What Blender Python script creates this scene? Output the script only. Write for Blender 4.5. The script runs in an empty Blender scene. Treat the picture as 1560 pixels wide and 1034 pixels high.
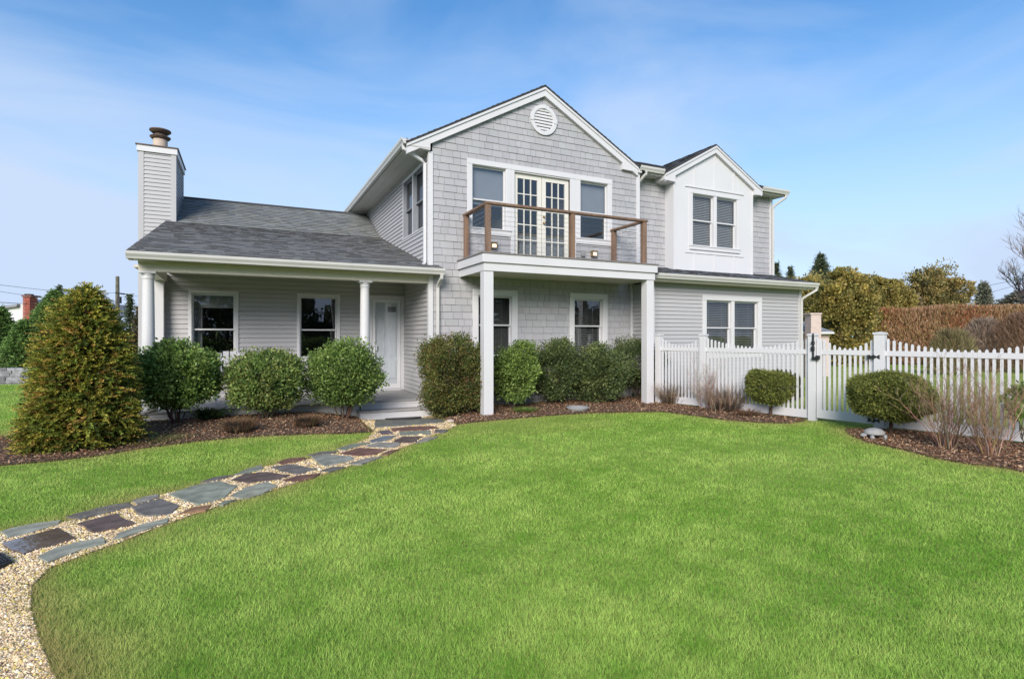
import bpy, math, random
import numpy as np
from mathutils import Vector, geometry
R = math.radians
random.seed(7)
rng = np.random.default_rng(7)
S = bpy.context.scene
COL = S.collection

# ---------------------------------------------------------------- camera
CAMH = 1.55
YAW = 25.95
cam = bpy.data.cameras.new('camera'); co = bpy.data.objects.new('camera', cam); COL.objects.link(co)
cam.sensor_width = 36; cam.lens = 832/1560*36
cam.shift_y = -5/1560
cam.clip_start = .05; cam.clip_end = 3000
co.location = (0, 0, CAMH); co.rotation_euler = (R(90), 0, R(-YAW))
S.camera = co
# ---------------------------------------------------------------- light
SUN_EL, SUN_AZ = 27, 216          # azimuth: compass-like angle of the sun, measured from +Y towards +X
w = bpy.data.worlds.new('World'); S.world = w; w.use_nodes = True
nt = w.node_tree; nt.nodes.clear()
N = nt.nodes.new; L = nt.links.new
out = N('ShaderNodeOutputWorld'); bg = N('ShaderNodeBackground'); bg.inputs['Strength'].default_value = .122
sky = N('ShaderNodeTexSky'); sky.sky_type = 'NISHITA'; sky.sun_disc = False
sky.sun_elevation = R(SUN_EL); sky.sun_rotation = R(SUN_AZ); sky.air_density = 1.0; sky.dust_density = .4; sky.ozone_density = 2.2
tc = N('ShaderNodeTexCoord'); mp = N('ShaderNodeMapping'); mp.inputs['Scale'].default_value = (1.0, 1.3, 3.4); mp.inputs['Rotation'].default_value = (0, R(7), 0)
nz = N('ShaderNodeTexNoise'); nz.inputs['Scale'].default_value = 1.5; nz.inputs['Detail'].default_value = 6; nz.inputs['Roughness'].default_value = .5
nz.inputs['Distortion'].default_value = .7
cr = N('ShaderNodeValToRGB'); cr.color_ramp.elements[0].position = .41; cr.color_ramp.elements[1].position = .66
cr.color_ramp.elements[1].color = (.55, .55, .55, 1)
mx = N('ShaderNodeMixRGB'); mx.inputs[2].default_value = (2.72, 3.32, 4.35, 1)
hs_ = N('ShaderNodeHueSaturation'); hs_.inputs['Saturation'].default_value = 1.25; ml_ = N('ShaderNodeMixRGB'); ml_.blend_type = 'MULTIPLY'; ml_.inputs[0].default_value = 1; ml_.inputs[2].default_value = (.98, .97, .97, 1)
L(tc.outputs['Generated'], mp.inputs[0]); L(mp.outputs[0], nz.inputs[0]); L(nz.outputs[0], cr.inputs[0])
sx = N('ShaderNodeSeparateXYZ'); L(tc.outputs['Generated'], sx.inputs[0])
hr = N('ShaderNodeMapRange'); hr.inputs['From Min'].default_value = .0; hr.inputs['From Max'].default_value = .50; hr.inputs['To Min'].default_value = .9; hr.inputs['To Max'].default_value = 0
hr.interpolation_type = 'SMOOTHSTEP'; L(sx.outputs[2], hr.inputs[0])
mm_ = N('ShaderNodeMath'); mm_.operation = 'ADD'; mm_.use_clamp = True; L(cr.outputs[0], mm_.inputs[0]); L(hr.outputs[0], mm_.inputs[1]); L(mm_.outputs[0], mx.inputs[0]); L(sky.outputs[0], hs_.inputs['Color']); L(hs_.outputs[0], ml_.inputs[1]); L(ml_.outputs[0], mx.inputs[1]); L(mx.outputs[0], bg.inputs[0]); L(bg.outputs[0], out.inputs[0])
sl = bpy.data.lights.new('sun', 'SUN'); sl.energy = 2.6; sl.angle = R(30); sl.color = (1, .93, .84)
so = bpy.data.objects.new('sun', sl); COL.objects.link(so)
_d = Vector((math.sin(R(SUN_AZ))*math.cos(R(SUN_EL)), math.cos(R(SUN_AZ))*math.cos(R(SUN_EL)), math.sin(R(SUN_EL))))
so.rotation_euler = _d.to_track_quat('Z', 'Y').to_euler(); so.location = (0, -5, 30)
S.view_settings.view_transform = 'Standard'; S.view_settings.look = 'None'; S.view_settings.gamma = 1
S.view_settings.exposure = .88
S.render.engine = 'CYCLES'
S.cycles.max_bounces = 8; S.cycles.transparent_max_bounces = 12

# ---------------------------------------------------------------- terrain and picture rays
def G(x, y):
    x = np.asarray(x, float); y = np.asarray(y, float)
    z = -.16*np.exp(-(((x-2.75)/.95)**2+((y-10.9)/1.1)**2))
    z = z + .09/(1+np.exp((x-1.5)*4))/(1+np.exp((10.0-y)*3))/(1+np.exp((y-14)*2))/(1+np.exp((-4-x)*2))
    return z + .012*np.sin(x*.9+1)*np.sin(y*.7)
CY, SY = math.cos(R(YAW)), math.sin(R(YAW))
def ray(px):
    u = (px-780)/832
    return SY+CY*u, CY-SY*u
def gp(px, py):
    """ground point seen at pixel (px,py) of the photograph"""
    dx, dy = ray(px); z = 0.
    for _ in range(12):
        t = (CAMH-z)*832/(py-512); z = float(G(dx*t, dy*t))
    return dx*t, dy*t
def at(px, py, d):
    """point at depth d in metres seen at pixel"""
    dx, dy = ray(px)
    return dx*d, dy*d, CAMH+(512-py)*d/832

# ---------------------------------------------------------------- materials
MATS = {}
def mat(name, col=(.5, .5, .5), rough=.6, attr=False, nscale=0, namp=.0, bump=0, bscale=200, metal=0, spec=.5, trans=0, streak=None, coat=0):
    m = bpy.data.materials.new(name); m.use_nodes = True
    t = m.node_tree; n = t.nodes.new; l = t.links.new
    p = t.nodes['Principled BSDF']
    p.inputs['Roughness'].default_value = rough; p.inputs['Metallic'].default_value = metal
    p.inputs['Specular IOR Level'].default_value = spec; p.inputs['Coat Weight'].default_value = coat
    c = None
    if attr:
        a = n('ShaderNodeAttribute'); a.attribute_name = 'Col'; c = a.outputs['Color']
    else:
        r = n('ShaderNodeRGB'); r.outputs[0].default_value = (*col, 1); c = r.outputs[0]
    tcn = n('ShaderNodeTexCoord')
    if nscale:
        v = n('ShaderNodeMapping'); v.inputs['Scale'].default_value = streak or (1, 1, 1)
        l(tcn.outputs['Object'], v.inputs[0])
        q = n('ShaderNodeTexNoise'); q.inputs['Scale'].default_value = nscale; q.inputs['Detail'].default_value = 5
        l(v.outputs[0], q.inputs[0])
        mr = n('ShaderNodeMapRange'); mr.inputs['From Min'].default_value = .25; mr.inputs['From Max'].default_value = .75
        mr.inputs['To Min'].default_value = 1-namp; mr.inputs['To Max'].default_value = 1+namp
        l(q.outputs[0], mr.inputs[0])
        vm = n('ShaderNodeVectorMath'); vm.operation = 'SCALE'; l(c, vm.inputs[0]); l(mr.outputs[0], vm.inputs['Scale']); c = vm.outputs[0]
    l(c, p.inputs['Base Color'])
    if bump:
        q2 = n('ShaderNodeTexNoise'); q2.inputs['Scale'].default_value = bscale; q2.inputs['Detail'].default_value = 4
        if streak:
            v2 = n('ShaderNodeMapping'); v2.inputs['Scale'].default_value = streak; l(tcn.outputs['Object'], v2.inputs[0]); l(v2.outputs[0], q2.inputs[0])
        else: l(tcn.outputs['Object'], q2.inputs[0])
        b = n('ShaderNodeBump'); b.inputs['Strength'].default_value = bump; b.inputs['Distance'].default_value = .01
        l(q2.outputs[0], b.inputs['Height']); l(b.outputs[0], p.inputs['Normal'])
    if name == 'grass':
        gm_ = n('ShaderNodeNewGeometry'); mxn = n('ShaderNodeMix'); mxn.data_type = 'VECTOR'; mxn.inputs[0].default_value = .72; mxn.inputs[5].default_value = (0, 0, 1)
        l(gm_.outputs['Normal'], mxn.inputs[4]); l(mxn.outputs[1], p.inputs['Normal'])
    if trans:
        tr = n('ShaderNodeBsdfTranslucent'); l(c, tr.inputs[0]); ms = n('ShaderNodeMixShader'); ms.inputs[0].default_value = trans
        l(p.outputs[0], ms.inputs[1]); l(tr.outputs[0], ms.inputs[2]); l(ms.outputs[0], t.nodes['Material Output'].inputs[0])
    MATS[name] = m
    return m
M_sid = mat('vinyl_siding', (.40, .392, .40), .5, nscale=.8, namp=.035, bump=.08, bscale=60)
M_shg = mat('shingle_siding', attr=True, rough=.6, nscale=3, namp=.05, bump=.25, bscale=70, streak=(1, 1, .12))
M_white = mat('white_trim', (.585, .578, .59), .42, nscale=1.3, namp=.03, bump=.04, bscale=30)
M_cream = mat('cream_trim', (.62, .57, .49), .45, nscale=1.1, namp=.05, bump=.04, bscale=30)
M_gut = mat('gutter_paint', (.54, .53, .51), .35, nscale=2, namp=.06)
M_soff = mat('soffit', (.46, .45, .43), .6, nscale=2, namp=.04)
M_roof = mat('asphalt_shingle', attr=True, rough=.9, nscale=90, namp=.28, bump=.5, bscale=300, spec=.2)
M_wood = mat('cedar_wood', (.18, .108, .07), .6, nscale=9, namp=.35, bump=.3, bscale=60, streak=(1, 1, .15))
M_deckw = mat('deck_boards', (.20, .18, .17), .7, nscale=12, namp=.2, bump=.2)
M_floor = mat('porch_floor_paint', (.33, .32, .31), .6, nscale=4, namp=.1, bump=.1)
M_steel = mat('steel', (.5, .5, .5), .3, metal=1)
M_blackm = mat('black_metal', (.015, .015, .017), .45)
M_brass = mat('brass', (.45, .33, .18), .3, metal=1)
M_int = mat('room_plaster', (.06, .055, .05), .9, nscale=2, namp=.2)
M_intl = mat('curtain_cloth', (.3, .3, .3), .9)
M_blind = mat('blind_slats', (.30, .30, .29), .6)
M_shade = mat('roller_shade', (.20, .21, .235), .8, nscale=3, namp=.05)
M_door = mat('french_door_paint', (.64, .62, .56), .4, nscale=1, namp=.02)
M_sdoor = mat('storm_door_paint', (.66, .66, .68), .4)
M_brick = mat('red_brick', attr=True, rough=.85, nscale=20, namp=.2, bump=.3)
M_flue = mat('clay_flue', (.48, .38, .31), .8, nscale=6, namp=.15)
M_rust = mat('rusty_metal', (.10, .065, .05), .7, nscale=8, namp=.5)
M_stone = mat('stone', attr=True, rough=.6, nscale=7, namp=.42, bump=.35, bscale=25, spec=.16)
M_wet = mat('wet_stone', attr=True, rough=.07, nscale=5, namp=.25, bump=.5, bscale=14, spec=.9)
M_conc = mat('weathered_concrete', (.27, .27, .265), .85, nscale=8, namp=.18, bump=.4, bscale=40)
M_leaf = mat('leaf', attr=True, rough=.5, trans=.30, spec=.35)
M_needle = mat('needle', attr=True, rough=.65, trans=.2, spec=.2)
M_bark = mat('bark', attr=True, rough=.9, nscale=30, namp=.3, spec=.1)
M_grass = mat('grass', attr=True, rough=.6, trans=.25, spec=.2)
M_mulchc = mat('mulch_chip', attr=True, rough=.9, spec=.1)
M_peb = mat('pebble', attr=True, rough=.6, nscale=60, namp=.15)
M_rub = mat('rubber', (.018, .018, .02), .6, nscale=40, namp=.3, bump=.4)
M_wire = mat('cable_black', (.03, .03, .03), .7)
M_pole = mat('pole_wood', (.13, .12, .09), .9, nscale=4, namp=.3)
M_pink = mat('pale_brick', (.52, .42, .38), .9, nscale=12, namp=.15, bump=.3, bscale=30)

def glass(name, refl, tint=(.9, .93, .94)):
    m = bpy.data.materials.new(name); m.use_nodes = True; t = m.node_tree; t.nodes.clear(); n = t.nodes.new; l = t.links.new
    o = n('ShaderNodeOutputMaterial'); tr = n('ShaderNodeBsdfTransparent'); tr.inputs[0].default_value = (*tint, 1)
    g = n('ShaderNodeBsdfGlossy'); g.inputs['Roughness'].default_value = .015; g.inputs[0].default_value = (.92, .96, 1, 1)
    nn = n('ShaderNodeTexNoise'); nn.inputs['Scale'].default_value = 1.6; b = n('ShaderNodeBump'); b.inputs['Strength'].default_value = .12; b.inputs['Distance'].default_value = .05
    l(nn.outputs[0], b.inputs['Height']); l(b.outputs[0], g.inputs['Normal'])
    lw = n('ShaderNodeLayerWeight'); lw.inputs['Blend'].default_value = refl
    mr = n('ShaderNodeMapRange'); mr.inputs['To Min'].default_value = refl*.6; mr.inputs['To Max'].default_value = 1
    l(lw.outputs['Fresnel'], mr.inputs[0])
    mxx = n('ShaderNodeMixShader'); l(mr.outputs[0], mxx.inputs[0]); l(tr.outputs[0], mxx.inputs[1]); l(g.outputs[0], mxx.inputs[2]); l(mxx.outputs[0], o.inputs[0])
    return m
M_glass = glass('window_glass', .16)
M_screen = glass('screened_glass', .03, (.5, .5, .52))
def emis(name, c, s):
    m = bpy.data.materials.new(name); m.use_nodes = True; p = m.node_tree.nodes['Principled BSDF']
    p.inputs['Emission Color'].default_value = (*c, 1); p.inputs['Emission Strength'].default_value = s; p.inputs['Base Color'].default_value = (*c, 1)
    return m
M_bulb = emis('lit_lamp_glass', (1, .62, .4), 1.0)

def ground_mat():
    m = bpy.data.materials.new('lawn_soil'); m.use_nodes = True; t = m.node_tree; n = t.nodes.new; l = t.links.new; p = t.nodes['Principled BSDF']
    p.inputs['Roughness'].default_value = .95; p.inputs['Specular IOR Level'].default_value = .1
    tcn = n('ShaderNodeTexCoord')
    a = n('ShaderNodeTexNoise'); a.inputs['Scale'].default_value = .35; a.inputs['Detail'].default_value = 4; l(tcn.outputs['Object'], a.inputs[0])
    b = n('ShaderNodeTexNoise'); b.inputs['Scale'].default_value = 25; b.inputs['Detail'].default_value = 6; l(tcn.outputs['Object'], b.inputs[0])
    r = n('ShaderNodeValToRGB'); e = r.color_ramp.elements
    e[0].position = .3; e[0].color = (.15, .25, .03, 1); e[1].position = .7; e[1].color = (.26, .32, .07, 1)
    l(a.outputs[0], r.inputs[0])
    r2 = n('ShaderNodeMapRange'); r2.inputs['To Min'].default_value = .5; r2.inputs['To Max'].default_value = 1.5; l(b.outputs[0], r2.inputs[0])
    v = n('ShaderNodeVectorMath'); v.operation = 'SCALE'; l(r.outputs[0], v.inputs[0]); l(r2.outputs[0], v.inputs['Scale']); l(v.outputs[0], p.inputs['Base Color'])
    bp = n('ShaderNodeBump'); bp.inputs['Strength'].default_value = .6; bp.inputs['Distance'].default_value = .03; l(b.outputs[0], bp.inputs['Height']); l(bp.outputs[0], p.inputs['Normal'])
    return m
M_ground = ground_mat()
def two_tone(name, c0, c1, sc, bs=.6, dist=.02):
    m = bpy.data.materials.new(name); m.use_nodes = True; t = m.node_tree; n = t.nodes.new; l = t.links.new; p = t.nodes['Principled BSDF']
    p.inputs['Roughness'].default_value = .95; p.inputs['Specular IOR Level'].default_value = .15
    tcn = n('ShaderNodeTexCoord')
    b = n('ShaderNodeTexNoise'); b.inputs['Scale'].default_value = sc; b.inputs['Detail'].default_value = 8; b.inputs['Roughness'].default_value = .7; l(tcn.outputs['Object'], b.inputs[0])
    r = n('ShaderNodeValToRGB'); e = r.color_ramp.elements
    e[0].position = .35; e[0].color = (*c0, 1); e[1].position = .65; e[1].color = (*c1, 1)
    l(b.outputs[0], r.inputs[0]); l(r.outputs[0], p.inputs['Base Color'])
    bp = n('ShaderNodeBump'); bp.inputs['Strength'].default_value = bs; bp.inputs['Distance'].default_value = dist; l(b.outputs[0], bp.inputs['Height']); l(bp.outputs[0], p.inputs['Normal'])
    return m
M_mulch = two_tone('mulch_soil', (.055, .036, .026), (.17, .115, .08), 35)
M_grav = two_tone('gravel_bed', (.24, .17, .10), (.55, .44, .28), 60)

# ---------------------------------------------------------------- mesh builder
class MB:
    def __init__(s): s.v = []; s.f = []; s.c = []; s.n = 0; s.col = None
    def add(s, vs, fs, col=None):
        b = s.n; s.v.extend(vs); s.n += len(vs)
        for f in fs: s.f.append([b+i for i in f]); s.c.append(col if col is not None else s.col)
        return s
    def box(s, x0, x1, y0, y1, z0, z1, col=None):
        s.add([(x0, y0, z0), (x1, y0, z0), (x1, y1, z0), (x0, y1, z0), (x0, y0, z1), (x1, y0, z1), (x1, y1, z1), (x0, y1, z1)],
              [(3, 2, 1, 0), (4, 5, 6, 7), (0, 1, 5, 4), (1, 2, 6, 5), (2, 3, 7, 6), (3, 0, 4, 7)], col); return s
    def fbox(s, F, a0, a1, z0, z1, n0, n1, col=None):
        P = [F(a, z, n) for n in (n0, n1) for a, z in ((a0, z0), (a1, z0), (a1, z1), (a0, z1))]
        s.add(P, [(3, 2, 1, 0), (4, 5, 6, 7), (0, 1, 5, 4), (1, 2, 6, 5), (2, 3, 7, 6), (3, 0, 4, 7)], col); return s
    def fprism(s, F, poly, n0, n1, col=None):
        k = len(poly); P = [F(a, z, n0) for a, z in poly]+[F(a, z, n1) for a, z in poly]
        s.add(P, [tuple(range(k))[::-1], tuple(range(k, 2*k))]+[(i, (i+1) % k, k+(i+1) % k, k+i) for i in range(k)], col); return s
    def sweep(s, prof, path_fn, ends=True, col=None):
        """prof: list of (p,q); path_fn: list of functions (p,q)->xyz, one per station"""
        k = len(prof); P = []
        for f in path_fn: P += [f(p, q) for p, q in prof]
        F = []
        for j in range(len(path_fn)-1):
            for i in range(k): F.append((j*k+i, j*k+(i+1) % k, (j+1)*k+(i+1) % k, (j+1)*k+i))
        if ends: F.append(tuple(range(k))[::-1]); F.append(tuple(range((len(path_fn)-1)*k, len(path_fn)*k)))
        s.add(P, F, col); return s
    def tube(s, pts, r, n=8, col=None, square=False, cap=True):
        pts = [Vector(p) for p in pts]; k = len(pts)
        rs = r if isinstance(r, (list, tuple)) else [r]*k
        P = []; F = []
        for i, p in enumerate(pts):
            d = (pts[min(i+1, k-1)]-pts[max(i-1, 0)]).normalized()
            up = Vector((0, 0, 1)) if abs(d.z) < .95 else Vector((0, 1, 0))
            a = d.cross(up).normalized(); b = a.cross(d).normalized()
            for j in range(n):
                t = 2*math.pi*(j+(.5 if square else 0))/n
                P.append(tuple(p+(a*math.cos(t)+b*math.sin(t))*rs[i]))
        for i in range(k-1):
            for j in range(n): F.append((i*n+j, i*n+(j+1) % n, (i+1)*n+(j+1) % n, (i+1)*n+j))
        if cap: F.append(tuple(range(n))[::-1]); F.append(tuple(range((k-1)*n, k*n)))
        s.add(P, F, col); return s
    def lathe(s, cx, cy, prof, n=24, col=None):
        P = []; F = []
        for r, z in prof:
            for j in range(n):
                t = 2*math.pi*j/n; P.append((cx+r*math.cos(t), cy+r*math.sin(t), z))
        k = len(prof)
        for i in range(k-1):
            for j in range(n): F.append((i*n+j, i*n+(j+1) % n, (i+1)*n+(j+1) % n, (i+1)*n+j))
        F.append(tuple(range(n))[::-1]); F.append(tuple(range((k-1)*n, k*n)))
        s.add(P, F, col); return s
    def build(s, name, m, parent=None, smooth=False, bevel=0):
        me = bpy.data.meshes.new(name); me.from_pydata(s.v, [], s.f); me.materials.append(m)
        if any(c is not None for c in s.c):
            at_ = me.attributes.new('Col', 'FLOAT_COLOR', 'CORNER')
            ln = np.array([len(f) for f in s.f]); cc = np.array([(*(c or (.5, .5, .5)), 1.) for c in s.c], dtype=np.float32)
            at_.data.foreach_set('color', np.repeat(cc, ln, axis=0).ravel())
        if smooth: me.polygons.foreach_set('use_smooth', [True]*len(me.polygons))
        me.update()
        o = bpy.data.objects.new(name, me); COL.objects.link(o)
        if parent: o.parent = parent; o.matrix_parent_inverse = OFF(parent)
        if bevel:
            b = o.modifiers.new('bevel', 'BEVEL'); b.width = bevel; b.segments = 2; b.limit_method = 'ANGLE'
        return o
def OFF(parent):
    from mathutils import Matrix
    p = parent; t = Vector((0, 0, 0))
    while p: t = t+p.location; p = p.parent
    # parents are only translated; cancel that so children keep world coordinates
    m = Matrix.Identity(4); q = parent; tot = Matrix.Identity(4); ch = []
    while q: ch.append(q); q = q.parent
    for q in reversed(ch): tot = tot @ q.matrix_parent_inverse @ Matrix.Translation(q.location)
    return tot.inverted()
def npmesh(name, V, nper, C, m, parent=None, smooth=False):
    """V: (n*nper,3) vertices, faces are consecutive runs of nper; C: (n,3) colours"""
    n = len(V)//nper; me = bpy.data.meshes.new(name)
    me.vertices.add(len(V)); me.vertices.foreach_set('co', np.asarray(V, np.float32).ravel())
    me.loops.add(len(V)); me.loops.foreach_set('vertex_index', np.arange(len(V), dtype=np.int32))
    me.polygons.add(n); me.polygons.foreach_set('loop_start', np.arange(0, len(V), nper, dtype=np.int32))
    me.polygons.foreach_set('loop_total', np.full(n, nper, np.int32))
    a = me.attributes.new('Col', 'FLOAT_COLOR', 'CORNER')
    a.data.foreach_set('color', np.repeat(np.c_[C, np.ones(n)].astype(np.float32), nper, axis=0).ravel())
    me.materials.append(m); me.update(calc_edges=True); me.validate()
    o = bpy.data.objects.new(name, me); COL.objects.link(o)
    if parent: o.parent = parent; o.matrix_parent_inverse = OFF(parent)
    return o
def tag(o, label=None, cat=None, group=None, kind=None):
    if label: o['label'] = label
    if cat: o['category'] = cat
    if group: o['group'] = group
    if kind: o['kind'] = kind
    return o
def thing(name, loc, label, cat, group=None):
    o = bpy.data.objects.new(name, None); COL.objects.link(o); o.location = loc; o.empty_display_size = .2
    return tag(o, label, cat, group)
def front(Y): return lambda a, z, n: (a, Y-n, z)
def leftf(X): return lambda a, z, n: (X-n, a, z)
def rightf(X): return lambda a, z, n: (X+n, a, z)

# ---------------------------------------------------------------- ground sheets
BIGX = np.concatenate([[-900, -250, -80, -30], np.arange(-14, 22.01, .3), [30, 80, 250, 900]])
BIGY = np.concatenate([[-900, -200, -50, -12], np.arange(-3, 24.01, .3), [32, 80, 250, 900]])
X_, Y_ = np.meshgrid(BIGX, BIGY); Z_ = G(X_, Y_)
g = MB(); nx = len(BIGX)
g.add([tuple(p) for p in np.c_[X_.ravel(), Y_.ravel(), Z_.ravel()].tolist()],
      [(j*nx+i, j*nx+i+1, (j+1)*nx+i+1, (j+1)*nx+i) for j in range(len(BIGY)-1) for i in range(nx-1)])
tag(g.build('ground', M_ground, smooth=True), kind='structure')
def inpoly(px, py, poly):
    px = np.asarray(px); py = np.asarray(py); r = np.zeros(px.shape, bool); k = len(poly)
    for i in range(k):
        x0, y0 = poly[i]; x1, y1 = poly[(i+1) % k]
        c = ((y0 > py) != (y1 > py)) & (px < (x1-x0)*(py-y0)/((y1-y0) or 1e-12)+x0)
        r ^= c
    return r
def edgedist(px, py, poly):
    d = np.full(px.shape, 1e9)
    for i in range(len(poly)):
        a = np.array(poly[i]); b = np.array(poly[(i+1) % len(poly)]); ab = b-a
        t = np.clip(((px-a[0])*ab[0]+(py-a[1])*ab[1])/(ab@ab+1e-12), 0, 1)
        d = np.minimum(d, np.hypot(px-a[0]-t*ab[0], py-a[1]-t*ab[1]))
    return d
def sheet(name, poly, m, h, step=.2):
    """terrain-following sheet with the polygon's exact outline, with a small skirt into the ground"""
    xs = [p[0] for p in poly]; ys = [p[1] for p in poly]
    gx, gy = np.meshgrid(np.arange(min(xs), max(xs), step), np.arange(min(ys), max(ys), step)); gx = gx.ravel(); gy = gy.ravel()
    k = inpoly(gx, gy, poly) & (edgedist(gx, gy, poly) > .05)
    pts = [Vector(p) for p in poly]+[Vector((a, b)) for a, b in zip(gx[k].tolist(), gy[k].tolist())]
    n = len(poly)
    vs, es, fs, *_ = geometry.delaunay_2d_cdt(pts, [(i, (i+1) % n) for i in range(n)], [], 1, 1e-4)
    V = [(v.x, v.y, float(G(v.x, v.y))+h) for v in vs]
    F = []
    for f in fs:
        f = list(f); cx = sum(vs[i].x for i in f)/len(f); cy = sum(vs[i].y for i in f)/len(f)
        if inpoly(np.array([cx]), np.array([cy]), poly)[0]:
            a, b, c = vs[f[0]], vs[f[1]], vs[f[2]]
            if (b-a).x*(c-a).y-(b-a).y*(c-a).x < 0: f = f[::-1]
            F.append(f)
    b = MB(); b.add(V, F)
    return b.build(name, m, smooth=True)
def dens(poly_px):   # subdivide long pixel edges then wobble a little
    out_ = []
    for i, (a, b) in enumerate(poly_px): out_.append(gp(a, b))
    return out_
FA = Vector((8.62, 9.93)); FB = Vector((10.02, 3.85)); FD = (FB-FA).normalized()
def fl(t): p = FA+FD*t; return (p.x, p.y)
PATH = dens([(-260, 1500), (40, 1500), (95, 1100), (82, 1034), (62, 985), (46, 930), (48, 893), (75, 866), (130, 845), (180, 828), (235, 806), (290, 786), (350, 766), (420, 746),
             (480, 727), (560, 702), (620, 680), (675, 658), (696, 648), (664, 637)])+[(3.45, 11.0), (2.0, 11.0)]+dens([(553, 644), (570, 657), (560, 669), (520, 685), (470, 700), (400, 712), (350, 727), (290, 744), (210, 763),
             (150, 784), (80, 800), (0, 812), (-80, 824), (-260, 860)])
MUL1 = dens([(-90, 717), (0, 710), (80, 703), (150, 695), (220, 683), (300, 673), (350, 668), (400, 665), (470, 662), (530, 661), (568, 658), (553, 645)])+[(1.98, 11.18), (-1.7, 11.18), (-2.0, 12.6), (-3.1, 12.3)]+dens([(58, 644), (38, 657), (0, 668), (-60, 676)])
MUL2 = dens([(668, 638), (697, 647), (720, 644), (760, 640), (830, 634), (900, 629.5), (950, 628.5), (1010, 627.5), (1060, 634), (1111, 641), (1161, 644.5), (1205, 645.5), (1228, 641)])+[fl(3.2), fl(1.5), fl(.2), (8.85, 10.4), (8.85, 11.18), (3.5, 11.18)]
MUL3 = dens([(1288, 654), (1293, 662), (1320, 674), (1376, 686), (1426, 699), (1476, 708), (1527, 713), (1560, 720), (1640, 738)])+[fl(8.4), fl(7.0), fl(5.6), fl(4.75)]
tag(sheet('gravel_path', PATH, M_grav, .006), kind='structure')
for nm, pl in (('mulch_bed', MUL1), ('mulch_bed', MUL2), ('mulch_bed', MUL3)):
    tag(sheet(nm, pl, M_mulch, .014), kind='structure')

# ---------------------------------------------------------------- scattered ground cover
def noise2(x, y, seed, f):
    r = np.random.default_rng(seed); z = np.zeros_like(x)
    for k in range(7):
        a = r.uniform(0, 6.28); ff = f*r.uniform(.6, 1.8); z += np.sin(x*math.cos(a)*ff+y*math.sin(a)*ff+r.uniform(0, 6.28))
    return z/2.6
HOUSE_FP = [(-1.7, 11.15), (3.5, 11.15), (9.0, 11.15), (8.87, 10.4), (15, 10.4), (15, 25), (-2.4, 25), (-2.4, 13)]
def grass():
    n = 1150000
    d = 2.0*(26/2.0)**rng.random(n)               # log-uniform depth: density falls as 1/d^2
    lat = rng.uniform(-1.12, 1.12, n)*d
    x = SY*d+CY*lat; y = CY*d-SY*lat
    keep = ~(inpoly(x, y, HOUSE_FP))
    edge = np.full(n, 9.)
    wob = .03*noise2(x, y, 3, 14)+.03*noise2(x, y, 4, 4)-(rng.random(n) < .4)*rng.uniform(0, .17, n)
    for P in (PATH, MUL1, MUL2, MUL3):
        ins = inpoly(x, y, P); e = edgedist(x, y, P)
        keep &= ~(ins & (e+wob > .03)); edge = np.minimum(edge, np.where(ins, 0, e))
    x, y, d, edge = x[keep], y[keep], d[keep], edge[keep]; n = len(x)
    yard = x > (8.62+(9.93-y)*.2303)
    p1 = noise2(x, y, 11, 1.1); p2 = noise2(x, y, 12, 4.5); p3 = noise2(x, y, 14, 13)
    h = (.022+.003*p2+rng.normal(0, .006, n)).clip(.009, .05)*(1+.10*rng.random(n))
    wd = .0013+.00058*d
    a = rng.uniform(0, 6.283, n); lean = rng.uniform(.15, .95, n)*h; la = rng.uniform(0, 6.283, n)
    z = G(x, y)
    dxw = np.cos(a)*wd/2; dyw = np.sin(a)*wd/2
    V = np.empty((n, 3, 3)); V[:, 0] = np.c_[x-dxw, y-dyw, z-.004]; V[:, 1] = np.c_[x+dxw, y+dyw, z-.004]
    V[:, 2] = np.c_[x+np.cos(la)*lean, y+np.sin(la)*lean, z+h]
    band = np.sin(1.7*np.hypot(x-3, y-16)+.6*p1); k = (.5+.07*band+.16*p1+.20*p2+.18*p3+rng.normal(0, .26, n)).clip(0, 1)[:, None]
    c = np.array([.19, .46, .034])*(1-k)+np.array([.64, .88, .19])*k
    dry = (np.exp(-edge/(.2+.08*p2))*.95+(rng.random(n) < .05)*.6+.2*(p1 < -1.1)).clip(0, .85)[:, None]
    c = c*(1-dry)+np.array([.62, .47, .19])*dry
    yk = (yard*.7)[:, None]; c = c*(1-yk)+np.array([.46, .42, .20])*yk
    c *= rng.uniform(.72, 1.28, n)[:, None]
    tag(npmesh('lawn_grass', V.reshape(-1, 3), 3, c, M_grass), 'short green lawn grass with drier blades along the bed edges', 'grass', kind='stuff')
grass()
def scatter_in(poly, n, r=rng):
    xs = [p[0] for p in poly]; ys = [p[1] for p in poly]; X = []; 
    x = r.uniform(min(xs), max(xs), n*6); y = r.uniform(min(ys), max(ys), n*6); k = inpoly(x, y, poly)
    return x[k][:n], y[k][:n]
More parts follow.
